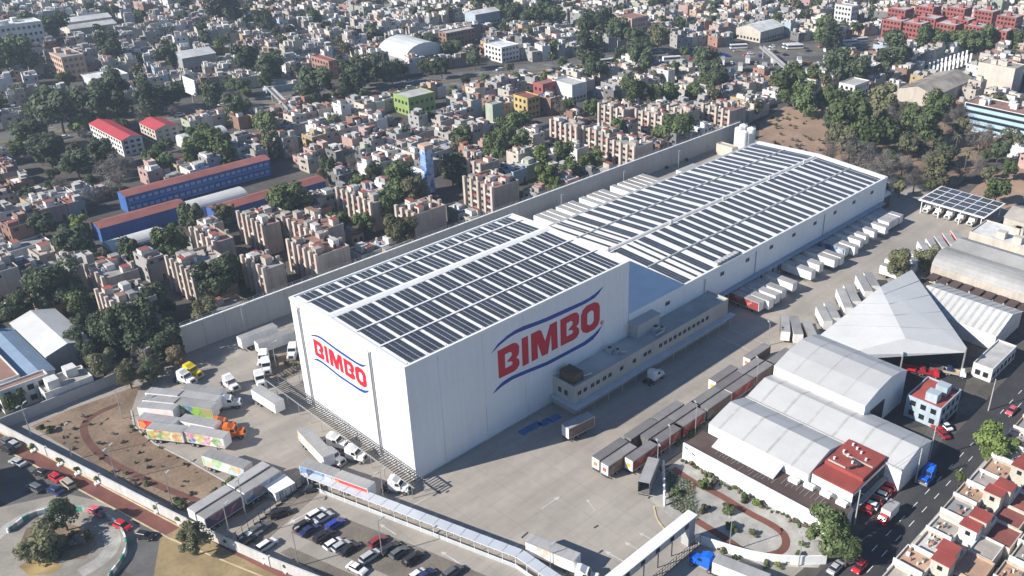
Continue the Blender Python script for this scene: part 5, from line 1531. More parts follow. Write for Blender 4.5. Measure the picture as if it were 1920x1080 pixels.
# billboard on the avenue side
bl = thing('billboard', 'white angled billboard standing above the trees by the avenue', 'billboard', tuple(S(362, 192)))
MB().box(-.2, -6, 4, .2, 6, 12, bottom=True).build('panel', whitepaint, bl)
MB().tube((.3, 0, 0), (.3, 0, 4.2), .4).build('post', steel, bl)
# pedestrian bridges over the avenue
for (ua, ub, lab) in [((505, 165), (545, 205), 'white stair bridge over the avenue at left'), ((1428, 88), (1478, 132), 'white footbridge over the traffic'), ((1648, 72), (1702, 108), 'footbridge near the red apartments')]:
    a, b = S(*ua, 6), S(*ub, 6)
    f = thing('footbridge', lab, 'bridge')
    quadbox(MB(), a.to_2d(), b.to_2d(), 2.6, 5.6, 6.0).build('deck', greywall, f)
    d = (b - a).to_2d().normalized()
    n = Vector((-d.y, d.x)) * 1.25
    for s in (-1, 1):
        quadbox(MB(), a.to_2d() + n * s, b.to_2d() + n * s, .1, 6.0, 7.1).build('railing', steel, f)
    for t in (.08, .5, .92):
        p = a.lerp(b, t)
        MB().tube((p.x, p.y, 0), (p.x, p.y, 5.6), .35).build('post', greywall, f)
    e = b.to_2d() + d * 9
    st = MB()
    for i in range(10):
        q = b.to_2d().lerp(e, i / 10)
        q2 = b.to_2d().lerp(e, (i + 1) / 10)
        quadbox(st, q, q2, 2.4, max(.05, 5.2 - i * .58), 5.7 - i * .58)
    st.build('stairs', greywall, f)

# ------------------------------------------------------------------ trees
LEAF = {n: M('leaf_' + n, c, .65, .35, .35, .25, orand=.3, trans=.22) for n, c in {
    'dark': (.085, .108, .058), 'green': (.108, .142, .056), 'olive': (.150, .150, .080), 'bright': (.145, .190, .055), 'grey': (.18, .162, .145), 'brown': (.18, .14, .09)}.items()}
bark = M('bark', (.10, .078, .058), .9, .25, 1.0)
def crown_mesh(seed, nleaf, leaf, flat=.8, lobes=11, sparse=False):
    """leaf faces spread through a crown of radius 1 made of several uneven lobes"""
    r = random.Random(seed)
    mb = MB()
    cen = []
    for i in range(lobes):
        a = r.random() * 6.283
        rr = .74 * math.sqrt(r.random())
        z = (r.random() * 1.3 - .55) * flat
        k = 1 - .35 * abs(z)
        cen.append((Vector((rr * k * math.cos(a), rr * k * math.sin(a), z)), .18 + r.random() * .26))
    cen.append((Vector((0, 0, .1)), .45))
    for i in range(nleaf):
        c, R = cen[int(r.random() * len(cen))]
        d = Vector((r.gauss(0, 1), r.gauss(0, 1), r.gauss(0, 1) + .25)).normalized()
        p = c + d * R * (.55 + .5 * r.random() ** .5)
        n = (d * 1.0 + Vector((0, 0, .25)) + Vector((r.gauss(0, .38), r.gauss(0, .38), r.gauss(0, .38)))).normalized()
        u = n.orthogonal().normalized()
        u = Matrix.Rotation(r.random() * 6.28, 3, n) @ u
        w = n.cross(u)
        s = leaf * (.6 + .8 * r.random())
        if sparse:
            mb.add([p - u * s, p + w * s * .22, p + u * s * 1.2], [(0, 1, 2)])
        else:
            mb.add([p - u * s - w * s * .5, p + u * s * .2 - w * s * .7, p + u * s + w * s * .4, p - u * s * .3 + w * s * .7], [(0, 1, 2, 3)])
    return mb.mesh('crown', [LEAF['green']])
CROWNS = [crown_mesh(i, 2300, .085, .8, 13 + i % 5) for i in range(8)]
CROWN_NEAR = [crown_mesh(40 + i, 4800, .058, .85, 18 + i) for i in range(5)]
CROWN_TALL = [crown_mesh(20 + i, 2200, .085, 1.15, 16) for i in range(3)]
CROWN_BARE = [crown_mesh(30 + i, 2400, .085, .8, 12, True) for i in range(2)]
CROWN_FAR = [crown_mesh(50 + i, 420, .17, .85, 9) for i in range(5)]
def trunk_mesh(seed):
    r = random.Random(seed)
    mb = MB()
    mb.tube((0, 0, 0), (.02, .01, .55), .055, 7, 0, .04)
    for i in range(6):
        a = i * 1.05 + r.random()
        e = Vector((.42 * math.cos(a), .42 * math.sin(a), .85 + r.random() * .35))
        mb.tube((.02, .01, .5), tuple(e), .03, 5, 0, .012)
        for j in range(2):
            b = a + r.random() - .5
            mb.tube(tuple(e), tuple(e + Vector((.3 * math.cos(b), .3 * math.sin(b), .25 * r.random()))), .012, 4, 0, .004)
    return mb.mesh('trunk', [bark])
TRUNKS = [trunk_mesh(i) for i in range(3)]
LEAFN = {'dark': 'dark green', 'green': 'green', 'olive': 'olive green', 'bright': 'bright green', 'grey': 'grey half-bare', 'brown': 'brownish'}
TREES = []     # (x, y, R, kind, near)
def tree(x, y, R, kind, label, group='trees among the city roofs', hc=None, cat='tree', near=False, name='tree'):
    k = len(TREES)
    hc = hc or R * .95 + .9
    t = thing(name, label, cat, (x, y, 0), RND.random() * 6.28, group)
    tr = obj('trunk', TRUNKS[k % 3], t, (0, 0, 0), 0, (hc * .95,) * 3)
    set_ = CROWN_NEAR if near else (CROWN_BARE if kind == 'grey' else (CROWN_TALL if k % 5 == 4 else CROWNS))
    c = obj('crown', set_[k % len(set_)], t, (0, 0, hc), 0, (R, R, R * (.9 + .25 * RND.random())))
    if kind != 'green':
        paint(c, LEAF[kind])
    TREES.append((x, y, R, kind, t))
    return t
TL_ = []
def tp(s, kind='dark'):
    for q in s.split(';'):
        u, v, r = map(float, q.split(','))
        TL_.append((u, v, r, kind))
tp('133,457,35;97,530,43;77,420,25;20,575,27;245,470,23;360,407,25;407,520,42;290,567,33;247,613,46;190,620,30;307,643,30;140,640,25;110,213,45;53,247,30;90,283,35;187,283,30;143,307,28;27,113,35;103,50,25;207,90,27;167,187,30;213,180,35;277,187,28;320,177,25;400,180,27;440,207,25;307,107,22;417,27,35;493,43,25;460,110,30;507,127,28;593,150,33;577,177,28;667,137,33;703,123,27;733,133,27;795,123,16;827,123,23;847,93,22;890,110,20;810,83,20;660,160,28;920,12,36;960,25,25;1000,35,27;1040,30,25;1020,12,25;1107,50,28;1133,40,25;1160,63,30;1190,73,27;1107,103,35;1117,133,25;1203,107,30;847,317,32;1323,123,30;1573,127,32;1613,133,27;1673,107,33;1350,150,22;1560,70,24')
tp('147,560,27;317,453,30;443,503,22;547,380,38;380,267,38;417,287,33;367,287,30;500,230,26;1187,177,33;1227,180,25;1257,177,25;1067,200,18;1107,203,20;973,227,28;947,233,22;930,277,32;980,273,25;1057,290,28;1067,320,26;750,340,30;757,250,16;1260,243,32;723,387,28;1480,167,38;1510,187,28;1560,187,28;1600,227,43;1730,240,38;1643,257,38;1760,197,25;1547,60,25;1330,163,25;1300,173,22;1730,75,20;1760,77,20;1790,74,20;1820,77,20;1850,77,20;1880,72,20;1908,77,20;1870,357,24;1290,235,20;1235,250,18', 'green')
tp('420,400,22;383,580,25;190,680,26;1233,73,30;1580,257,28;1707,273,27;1893,263,22;1413,203,17;750,427,32;780,355,25;1763,317,28;1660,187,32;860,270,18;1690,495,30;1738,482,24', 'olive')
tp('143,233,20;150,425,18;1017,297,25;1023,330,30;1097,303,18;1040,345,18;1620,245,24', 'bright')
tp('217,323,43;1613,300,38;1657,310,35;1840,257,28;1717,333,25;1800,215,24;1690,225,30;1640,330,24;1600,335,20;1745,300,22;270,660,22;1560,285,22', 'grey')
tp('230,600,26;330,665,20;600,330,16', 'brown')
# ------------------------------------------------------------------ houses
LANDMARKS = [('far blue school', 46, 190), ('mural tower', 108, 136), ('long hall with the bright red roof', 46, 262), ('lime green building', *S(770, 190)[:2]), ('arched market hall', 224, 303), ('plain white building', *S(1065, 170)[:2]), ('middle apartment cluster', *S(1120, 290)[:2]),
             ('cream warehouse', *S(1425, 70)[:2]), ('big blank cream building', *S(1880, 160)[:2]), ('light blue banded building', *S(1880, 240)[:2]), ('red apartment blocks', *S(1780, 80)[:2]), ('white silos', 231, 76), ('orange four-storey building', *S(115, 130)[:2]), ('white factory box', *S(200, 165)[:2]),
             ('brown-roofed hall', -52, 110), ('yellow and orange house', *S(988, 200)[:2]), ('pink apartment block', *S(1185, 55)[:2]), ('grey-green windowless house', *S(925, 225)[:2]), ('white angled billboard', *S(362, 192)[:2]), ('stair bridge', *S(525, 185)[:2]), ('patched corrugated shed', 380, 57), ('small arched hall', 9, 160), ('orange house', *S(606, 130)[:2])]
WINM = MB().box(-.05, -.45, 0, 0, .45, 1.0, bottom=True).mesh('window', [glass])
WINF = MB().box(-.06, -.6, -.12, 0, .6, -.02, bottom=True).mesh('sill', [trimgrey])
DOORM = MB().box(-.05, -.5, 0, 0, .5, 2.1).mesh('door', [M('door_brown', (.12, .07, .045), .7, .2, 1.0)])
TANKM = [MB().cyl(0, 0, 0, 1.1, .52, 9).cyl(0, 0, 1.1, 1.35, .52, 9, 0, .18).mesh('water_tank', [m_]) for m_ in (darkmetal, whitepaint, M('tank_beige', (.42, .34, .24), .7))]
wkeys = ['cream', 'white', 'grey', 'beige', 'concrete', 'concrete', 'sand', 'white', 'grey', 'beige', 'beige', 'brick', 'darkgrey', 'white', 'cream', 'peach', 'grey', 'concrete', 'darkgrey', 'concrete', 'sand', 'cream', 'brick', 'pink', 'ochre', 'palegreen', 'paleblue', 'terracotta', 'cream', 'white']
rkeys = ['grey', 'pale', 'grey', 'white', 'grey', 'beige', 'red', 'pale', 'rust', 'grey', 'dark', 'beige', 'beige', 'pale', 'rust', 'dark']
def house_shape(r, w, d):
    fl = r.choice([1, 1, 2, 2, 2, 2, 3]) if w < 9 else 1
    h = fl * 2.65 + .3 + r.random() * .5
    rooms = []
    for k in range(r.choice([1, 1, 2, 2, 3])):
        rw, rd, rh = 1.3 + r.random() * 1.8, 1.5 + r.random() * 2.0, 1.2 + r.random() * 1.2
        rooms.append(((r.random() - .5) * (w - rw - .6), (r.random() - .5) * (d - rd - .6), rw, rd, rh))
    tanks = [((r.random() - .5) * (w - 1.8), (r.random() - .5) * (d - 1.8), int(r.random() * 3)) for _ in range(r.choice([0, 1, 1, 2]))]
    cut = (r.random() * .35 + .25, r.random() < .35 and fl > 1)          # a lower front part with its own terrace
    return fl, h, rooms, tanks, cut
def house_body(mb, w, d, h, m=0):
    x, y, t = w / 2, d / 2, .2
    hz = h - .55
    o = [(-x, -y), (x, -y), (x, y), (-x, y)]
    i = [(-x + t, -y + t), (x - t, -y + t), (x - t, y - t), (-x + t, y - t)]
    v = [(a, b, 0) for a, b in o] + [(a, b, h) for a, b in o] + [(a, b, h) for a, b in i] + [(a, b, hz) for a, b in i]
    f = []
    for k in range(4):
        j = (k + 1) % 4
        f += [(k, j, 4 + j, 4 + k), (4 + k, 4 + j, 8 + j, 8 + k), (8 + k, 8 + j, 12 + j, 12 + k)]
    mb.add(v, f, m)
def place_rooms(mb, rooms, hz, m, mt):
    for (rx, ry, rw, rd, rh) in rooms:
        mb.box(rx - rw / 2, ry - rd / 2, hz, rx + rw / 2, ry + rd / 2, hz + rh, m, mt)

def seg_dist(p, a, b):
    ab = b - a
    t = max(0, min(1, (p - a).dot(ab) / ab.length_squared))
    return (p - a - ab * t).length
def near_avenue(x, y, d=21):
    p = Vector((x, y))
    return any(seg_dist(p, a, b) < d for a, b in zip(AVL, AVL[1:]))
def side_of_avenue(x, y):
    """True on the far side of the avenue"""
    best, bs = 1e9, 0
    p = Vector((x, y))
    for a, b in zip(AVL, AVL[1:]):
        q = seg_dist(p, a, b)
        if q < best:
            best = q
            bs = (b - a).x * (p - a).y - (b - a).y * (p - a).x
    return bs > 0
def inside(poly, x, y):
    c = False
    j = len(poly) - 1
    for i in range(len(poly)):
        xi, yi = poly[i]
        xj, yj = poly[j]
        if (yi > y) != (yj > y) and x < (xj - xi) * (y - yi) / (yj - yi) + xi:
            c = not c
        j = i
    return c
CLEAR = [[(-62, 92), (-40, 20), (-10, -70), (45, -95), (330, -95), (330, -36), (262, -36), (262, 60), (330, 60), (335, 118), (250, 94), (-10, 94)],
         px_poly([(1530, 370), (1525, 240), (1560, 175), (1640, 170), (1720, 190), (1800, 240), (1870, 290), (1925, 300), (1925, 380), (1700, 400)]),
         px_poly([(1290, 145), (1300, 95), (1420, 80), (1560, 85), (1570, 140), (1420, 155)]),
         [(-90, 100), (-60, 50), (-40, -30), (-55, -30), (-80, 40), (-110, 100)],
         px_poly([(30, 345), (30, 200), (150, 190), (240, 205), (340, 250), (440, 240), (450, 300), (330, 330), (240, 350), (120, 370)])]
def free(x, y, w, d):
    m = max(w, d) / 2
    for (a, b, c, e) in TAKEN:
        if a - m * .8 < x < c + m * .8 and b - m * .8 < y < e + m * .8:
            return False
    if near_avenue(x, y):
        return False
    for p in CLEAR:
        if inside(p, x, y):
            return False
    for (tx, ty, tr) in TREESPOT:
        if (x - tx) ** 2 + (y - ty) ** 2 < (tr * .62 + m * .35) ** 2:
            return False
    return True
TREESPOT = []
for (u, v, r, kind) in TL_:
    p = S(u, v, 6)
    TREESPOT.append((p.x, p.y, r * dist(p.x, p.y, 6) / FPX))
LOTS = []
STREET_TREES = []
def fill(test, ang, seed, x0, x1, y0, y1, density=.92, lot=(4.8, 8.0), depth=(7, 10), street=6.0):
    r = random.Random(seed)
    ca, sa = math.cos(ang), math.sin(ang)
    y = y0
    row = 0
    while y < y1:
        dp = depth[0] + r.random() * (depth[1] - depth[0])
        x = x0 + r.random() * 20
        run = 0
        while x < x1:
            w = lot[0] + r.random() * (lot[1] - lot[0])
            if r.random() < .05:
                w += 6 + r.random() * 9
            cx, cy = x + w / 2, y + dp / 2 + (r.random() - .5) * 1.0
            gx, gy = cx * ca - cy * sa, cx * sa + cy * ca
            run += w
            x += w + (0.0 if run < 70 else street)
            if run >= 70:
                run = 0
            if not (in_view(gx, gy, 3.0, 380, 130) and test(gx, gy)):
                continue
            q = r.random()
            if q < density and free(gx, gy, w, dp):
                LOTS.append((gx, gy, w * (.9 + .1 * r.random()), dp * (.8 + .2 * r.random()), ang + rad(r.gauss(0, 1.2)), r.random()))
            elif q >= density and free(gx, gy, 4, 4):
                STREET_TREES.append((gx, gy, 2.6 + r.random() * 2.4))
            if row % 2 == 1 and r.random() < .16 and free(gx, gy + dp / 2 + 3, 2, 2):
                STREET_TREES.append((gx, gy + dp / 2 + 3, 2.2 + r.random() * 2.2))
        y += dp + (.3 if row % 2 == 0 else street)
        row += 1
fill(lambda x, y: y > 96 and not side_of_avenue(x, y), rad(2), 1, -140, 480, 90, 330)
fill(lambda x, y: side_of_avenue(x, y) and x + .9 * y < 640, rad(-14), 2, -300, 700, 150, 1000, .88)
fill(lambda x, y: side_of_avenue(x, y) and x + .9 * y >= 640, rad(6), 3, -100, 1200, -60, 1000, .86)
fill(lambda x, y: (not side_of_avenue(x, y)) and y <= 96 and x > 262, rad(-4), 4, 255, 1000, -260, 200, .88)
fill(lambda x, y: y < -120 and x < 330, rad(0), 5, 20, 330, -330, -121, .95)
LOTS.sort(key=lambda l: dist(l[0], l[1]))
def really_seen(l):
    return in_view(l[0], l[1], 4, 5, 0)
things_l = [l for l in LOTS if really_seen(l)][:290]
ids = set(id(l) for l in things_l)
rest = [l for l in LOTS if id(l) not in ids]
LBL = {}
def nearest_landmark(x, y):
    return min(LANDMARKS, key=lambda m: (m[1] - x) ** 2 + (m[2] - y) ** 2)
for l in things_l:
    n = nearest_landmark(l[0], l[1])
    LBL.setdefault(n[0], []).append(((n[1] - l[0]) ** 2 + (n[2] - l[1]) ** 2, l))
RANK = {}
for n, ls in LBL.items():
    for k, (d_, l) in enumerate(sorted(ls, key=lambda q: q[0])):
        RANK[id(l)] = (n, k)
for q, l in enumerate(things_l):
    gx, gy, w, d, ang, sd = l
    r = random.Random(int(sd * 1e9))
    fl, h, rooms, tanks, (cf, cut) = house_shape(r, w, d)
    wk_, rk_ = r.choice(wkeys), r.choice(rkeys)
    lm, k = RANK[id(l)]
    mb = MB()
    house_body(mb, w, d, h)
    lab = '%s %s house, %s roof, %snearest %s' % (['', 'one-storey', 'two-storey', 'three-storey'][fl], WN[wk_], RN[rk_], ordn(k), lm)
    o = tag(mb.build('house', WALLS[wk_], None, (gx, gy, 0), ang), lab, 'house', 'houses of the neighbourhood')
    MB().box(-w / 2 + .2, -d / 2 + .2, h - .56, w / 2 - .2, d / 2 - .2, h - .5).build('roof', ROOFS[rk_], o)
    for (rx, ry, rw, rd, rh) in rooms:
        MB().box(rx - rw / 2, ry - rd / 2, h - .49, rx + rw / 2, ry + rd / 2, h - .5 + rh, 0, 1).build('roof_room', [WALLS[r.choice([wk_, 'concrete', 'white'])], ROOFS[r.choice([rk_, 'red', 'pale'])]], o)
    for (tx, ty, ti) in tanks:
        obj('water_tank', TANKM[ti], o, (tx, ty, h - .48))
    nw_ = 2 if q < 170 else 1
    for f_ in range(fl):
        z = 1.0 + f_ * 2.75
        for i in range(nw_):
            if r.random() < .7:
                s_ = (i + .25 + .5 * r.random()) / nw_ - .5
                obj('window', WINM, o, (-w / 2, s_ * d * .85, z), 0, (1, .8 + r.random() * .9, .8 + r.random() * .4))
            if f_ == fl - 1 and r.random() < .5:
                s_ = (i + .25 + .5 * r.random()) / nw_ - .5
                obj('window', WINM, o, (s_ * w * .85, -d / 2, z), rad(90), (1, .8 + r.random() * .9, .8 + r.random() * .4))
    if cut and q < 230:
        cw_, cd_, ch_ = w * (.3 + .3 * r.random()), d * (.3 + .3 * r.random()), 2.0 + r.random() * 1.2
        ex = MB()
        ex.X = Matrix.Translation(((w - cw_) / 2 - .05, (d - cd_) / 2 * r.choice([-1, 1]), h - .5))
        house_body(ex, cw_ - .1, cd_ - .1, ch_)
        ex.box(-cw_ / 2 + .2, -cd_ / 2 + .2, ch_ - .6, cw_ / 2 - .2, cd_ / 2 - .2, ch_ - .5, 1)
        ex.build('upper_floor', [WALLS[r.choice([wk_, 'brick', 'concrete'])], ROOFS[r.choice(rkeys)]], o)
    clut = MB()
    for i in range(5):
        cx_, cy_, cs_ = (r.random() - .5) * (w - 1.6), (r.random() - .5) * (d - 1.6), .3 + r.random() * .7
        clut.box(cx_, cy_, h - .49, cx_ + cs_, cy_ + cs_ * (.4 + r.random()), h - .3 + r.random() * .8, int(r.random() * 4))
    tag(clut.build('roof_clutter', [WALLS['white'], WALLS['terracotta'], WALLS['blue'], WALLS['darkgrey']], o), kind='stuff')
    if r.random() < .45:
        gy_ = (r.random() - .5) * d * .5
        MB().box(-w / 2 + .3, gy_, h - .49, w / 2 - .3, gy_ + .18, h + .4 + r.random() * .6).build('roof_parapet', WALLS[r.choice(['concrete', 'brick', wk_])], o)
    if q < 120:
        obj('door', DOORM, o, (w * .28, -d / 2, 0), rad(90))
mb = MB()
wl, rl_ = list(WALLS), list(ROOFS)
smats = [WALLS[k] for k in wl] + [ROOFS[k] for k in rl_] + [glass, darkmetal, whitepaint]
gi = len(wl) + len(rl_)
for l in rest:
    gx, gy, w, d, ang, sd = l
    r = random.Random(int(sd * 1e9))
    fl, h, rooms, tanks, (cf, cut) = house_shape(r, w, d)
    wk_, rk_ = wl.index(r.choice(wkeys)), len(wl) + rl_.index(r.choice(rkeys))
    mb.X = Matrix.Translation((gx, gy, 0)) @ Matrix.Rotation(ang, 4, 'Z')
    house_body(mb, w, d, h, wk_)
    mb.quad((-w / 2 + .2, -d / 2 + .2, h - .5), (w / 2 - .2, -d / 2 + .2, h - .5), (w / 2 - .2, d / 2 - .2, h - .5), (-w / 2 + .2, d / 2 - .2, h - .5), rk_)
    place_rooms(mb, rooms, h - .49, wl.index(r.choice(['concrete', 'white', 'cream'])), rk_)
    for (tx, ty, ti) in tanks:
        mb.cyl(tx, ty, h - .48, h + .7, .5, 6, gi + 1 + ti % 2)
    for f_ in range(fl):
        z = 1.0 + f_ * 2.75
        for s_ in (-.25, .25):
            s_ += (r.random() - .5) * .2
            if r.random() < .55:
                mb.box(-w / 2 - .05, s_ * d - .5, z, -w / 2 - .001, s_ * d + .5, z + 1.0, gi)
            if r.random() < .3:
                mb.box(s_ * w - .5, -d / 2 - .05, z, s_ * w + .5, -d / 2 - .001, z + 1.0, gi)
    for i in range(4):
        cx_, cy_, cs_ = (r.random() - .5) * (w - 1.6), (r.random() - .5) * (d - 1.6), .4 + r.random() * .8
        mb.box(cx_, cy_, h - .49, cx_ + cs_, cy_ + cs_ * (.4 + r.random()), h - .3 + r.random() * .8, wl.index(r.choice(['white', 'white', 'terracotta', 'darkgrey', 'cream', 'blue'])))
    if cut:
        cw_, cd_ = w * .45, d * .45
        mb.box(w / 2 - cw_, -d / 2 + .1, h - .48, w / 2 - .05, -d / 2 + cd_, h + 2.2, wl.index(r.choice(['brick', 'concrete', 'white', 'cream'])), rk_)
mb.X = None
if rest:
    tag(mb.build('distant_houses', smats), 'far-off mass of small flat-roofed houses filling the city', 'houses', kind='stuff')

# --- detailed row houses across the street, bottom right
peachroof = M('roof_peach', (.44, .29, .20), .9, .15, .3, stain=.2)
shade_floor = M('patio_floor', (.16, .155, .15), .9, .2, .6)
tilered = M('clay_tile', (.30, .105, .075), .85, .15, .5, wave=('X', 1.3, .6), stain=.2)
GASM = MB().cyl(0, 0, 0, 1.0, .2, 7).cyl(0, 0, 1.0, 1.15, .2, 7, 0, .06).mesh('gas_bottle', [steel])
def row_house(x, yf, w, k, label, far_row):
    """terraced house: street terrace, stair tower with red cap, patio well, rear roof; yf is its street face"""
    r = random.Random(700 + k)
    wk_ = ['cream', 'white', 'peach', 'white', 'sand', 'cream', 'white', 'beige'][k % 8]
    t = thing('row_house', label, 'house', (x, yf, 0), 0, 'row houses across the street')
    hw = w / 2 - .04
    hf = 4.9 + r.choice([0, .3, .7, 1.0])
    df = 5.4 + r.random() * 1.4
    inset = r.random() * .9
    f = MB()
    f.X = Matrix.Translation((0, -inset - (df - inset) / 2, 0))
    house_body(f, 2 * hw, df - inset, hf)
    f.build('front_wing', WALLS[wk_], t)
    MB().box(-hw + .2, -df + .2, hf - .56, hw - .2, -inset - .2, hf - .5).build('terrace', [ROOFS['beige'], peachroof, ROOFS['pale'], ROOFS['beige'], ROOFS['grey'], peachroof][k % 6], t)
    MB().box(-hw, -df, hf, -hw + .22, -inset, hf + .5 + r.random() * .7).build('party_wall', WALLS['white'], t)
    MB().box(-hw + .3, -inset + .001, 2.6, hw - .3, -inset + .9, 2.75, bottom=True).build('balcony', WALLS['white'], t)
    side = 1 if k % 2 else -1
    tw_, th_ = w * .5, hf + 1.9 + r.random() * 1.3
    x0, x1 = (0.1, hw) if side > 0 else (-hw, -.1)
    y0 = -df - 3.6
    tower = MB().box(x0, y0, 0, x1, -df - .01, th_).build('stair_tower', WALLS[r.choice([wk_, 'white', 'cream'])], t)
    MB().box(x0 - .15, y0 - .15, th_, x1 + .15, -df + .15, th_ + .16, bottom=True).build('red_cap', redroof, tower)
    MB().box(x0 - .05, y0 + 1.2, th_ - 1.7, x0 - .001, y0 + 2.2, th_ - .7).build('window', glass, tower)
    # patio well on the other half: low floor between parapets, with tanks and gas bottles
    p0, p1 = (-hw, 0.09) if side > 0 else (-.09, hw)
    hp = hf - 2.0
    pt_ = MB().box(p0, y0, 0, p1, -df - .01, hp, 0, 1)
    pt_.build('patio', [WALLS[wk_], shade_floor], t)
    pr_ = MB()
    pr_.box(p0, y0, hp, p1, y0 + .18, hf - .2).box((p0 if side > 0 else p1 - .18), y0 + .18, hp, (p0 + .18 if side > 0 else p1), -df - .02, hf - .2)
    pr_.build('patio_parapet', WALLS['white'], t)
    for i in range(r.choice([1, 2, 2])):
        obj('water_tank', TANKM[int(r.random() * 3)], t, ((p0 + p1) / 2 + (i - .5) * 1.1, y0 + 1.0 + r.random(), hp))
    obj('gas_bottle', GASM, t, ((p0 + p1) / 2 + .9, -df - .6, hp))
    # rear volume
    db = 4.6 + r.random() * 1.2
    hb = hf - .2 + r.choice([-.6, 0, .4])
    b = MB()
    b.X = Matrix.Translation((0, y0 - db / 2, 0))
    house_body(b, 2 * hw, db - .02, hb)
    b.build('rear_wing', WALLS[['white', 'cream', wk_][k % 3]], t)
    MB().box(-hw + .2, y0 - db + .2, hb - .56, hw - .2, y0 - .22, hb - .5).build('roof', [tilered, ROOFS['red'], ROOFS['beige'], tilered, tilered, ROOFS['red'], peachroof][(k * 3 + far_row) % 7], t)
    cl = MB()
    for i in range(7):
        cx_, cy_, s_ = (r.random() - .5) * (w - 1.4), -1.2 - inset - r.random() * (df - 2.4), .25 + r.random() * .5
        cl.box(cx_, cy_, hf - .49, cx_ + s_, cy_ + s_ * (.4 + r.random()), hf - .3 + r.random() * .6, i % 3)
    tag(cl.build('roof_clutter', [WALLS['white'], WALLS['terracotta'], WALLS['darkgrey']], t), kind='stuff')
    for s_ in (-.25, .25):
        obj('window', WINM, t, (s_ * w, -inset, 3.4), rad(-90))
        obj('window', WINM, t, (s_ * w, -inset, 1.0), rad(-90))
    obj('window', WINM, t, (-hw, -df * .6, 3.2))
    obj('door', DOORM, t, (0, -inset, 0), rad(-90))
    return t
k = 0
for yf, nm in ((-91.6, 'front row'), (-107.4, 'second row')):
    x = 38.0 + (2 if nm == 'second row' else 0)
    i = 0
    while x < 172:
        w = 5.9 + (k * 37 % 5) * .3
        row_house(x + w / 2, yf, w, k, '%s row house in the %s across the street, %sfrom the bottom edge' % (WN[['cream', 'white', 'peach', 'white', 'sand', 'cream', 'white', 'beige'][k % 8]], nm, ordn(i) if i else 'first '), 1 if nm == 'second row' else 0)
        x += w
        k += 1
        i += 1

# ------------------------------------------------------------------ plant the trees
LM2 = LANDMARKS + [('office annex', 75, -5), ('white tent', 125, -50), ('solar carport', 231, -22), ('bus-filled avenue', 350, 170), ('end of the high wall', -5, 92)]
spots = []
for (u, v, r, kind) in TL_:
    p = S(u, v, 6)
    R = r * dist(p.x, p.y, 6) / FPX * (1.05 if v > 330 or u > 1300 else .92)
    p = S(u, v, min(R * .95 + .9, 9))
    spots.append((p.x, p.y, R, kind))
rg = random.Random(321)
def grove(poly, n, kinds, rmin, rmax):
    k = 0
    us, vs = [q[0] for q in poly], [q[1] for q in poly]
    for _ in range(n * 12):
        u, v = min(us) + rg.random() * (max(us) - min(us)), min(vs) + rg.random() * (max(vs) - min(vs))
        if not inside(poly, u, v):
            continue
        p = S(u, v, 4)
        R = rmin + rg.random() * (rmax - rmin)
        if any((p.x - a) ** 2 + (p.y - b) ** 2 < (.62 * (R + c)) ** 2 for a, b, c, _ in spots):
            continue
        if any(a < p.x < c and b < p.y < e for a, b, c, e in TAKEN):
            continue
        spots.append((p.x, p.y, R, kinds[k % len(kinds)]))
        k += 1
        if k >= n:
            break
grove([(20, 345), (20, 190), (160, 180), (330, 190), (345, 250), (450, 240), (450, 300), (330, 330), (240, 345), (120, 365)], 30, ['green', 'dark', 'olive', 'green', 'grey'], 2.6, 4.6)
grove([(1535, 360), (1530, 240), (1570, 175), (1650, 165), (1730, 190), (1810, 240), (1880, 290), (1915, 330), (1830, 335), (1700, 385)], 44, ['green', 'grey', 'dark', 'olive', 'grey', 'dark'], 2.6, 5.2)
grove([(100, 690), (130, 600), (240, 560), (350, 600), (330, 690), (200, 720)], 10, ['dark', 'olive', 'dark'], 2.6, 4.2)
grove([(560, 200), (640, 130), (1300, 60), (1330, 110), (900, 150), (640, 190)], 26, ['green', 'dark', 'olive'], 2.4, 4.0)
grove([(0, 210), (0, 150), (560, 150), (560, 200), (300, 210)], 16, ['dark', 'green', 'grey'], 3.0, 5.0)
STREET_TREES = [s for s in STREET_TREES if all((s[0] - x) ** 2 + (s[1] - y) ** 2 > (R * .8) ** 2 for x, y, R, _ in spots)]
STREET_TREES.sort(key=lambda s: dist(s[0], s[1]))
vis = [s for s in STREET_TREES if in_view(s[0], s[1], 4, 5, 0)]
cap = max(0, 300 - len(spots))
one = vis[:cap]
spots += [(x, y, R, ['dark', 'green', 'dark', 'olive', 'green', 'grey'][int(R * 97) % 6]) for x, y, R in one]
oneset = set(one)
far = [s for s in STREET_TREES if s not in oneset]
cnt = {}
for (x, y, R, kind) in sorted(spots, key=lambda s: s[2], reverse=True):
    n = min(LM2, key=lambda m: (m[1] - x) ** 2 + (m[2] - y) ** 2)[0]
    size = 'tall ' if R > 7 else ('small ' if R < 3.5 else '')
    key = (n, kind, size)
    c = cnt.get(key, 0)
    cnt[key] = c + 1
    tree(x, y, R, kind, '%s%s tree, %slargest near the %s' % (size, LEAFN[kind], ordn(c), n), near=dist(x, y) < 330)
fm = MB()
for i, (x, y, R) in enumerate(far):
    me = CROWN_FAR[i % 5]
    X = Matrix.Translation((x, y, R * 1.2 + .8)) @ Matrix.Rotation(i * 1.7, 4, 'Z') @ Matrix.Diagonal((R, R, R, 1))
    o = len(fm.v)
    fm.v.extend([tuple(X @ v_.co) for v_ in me.vertices])
    fm.f.extend([[a + o for a in p_.vertices] for p_ in me.polygons])
    fm.m.extend([i % 3] * len(me.polygons))
    fm.tube((x, y, 0), (x, y, R * 1.1), .25, 4, 3)
if far:
    tag(fm.build('distant_trees', [LEAF['dark'], LEAF['green'], LEAF['olive'], bark]), 'far-off street trees scattered between the distant houses', 'trees', kind='stuff')
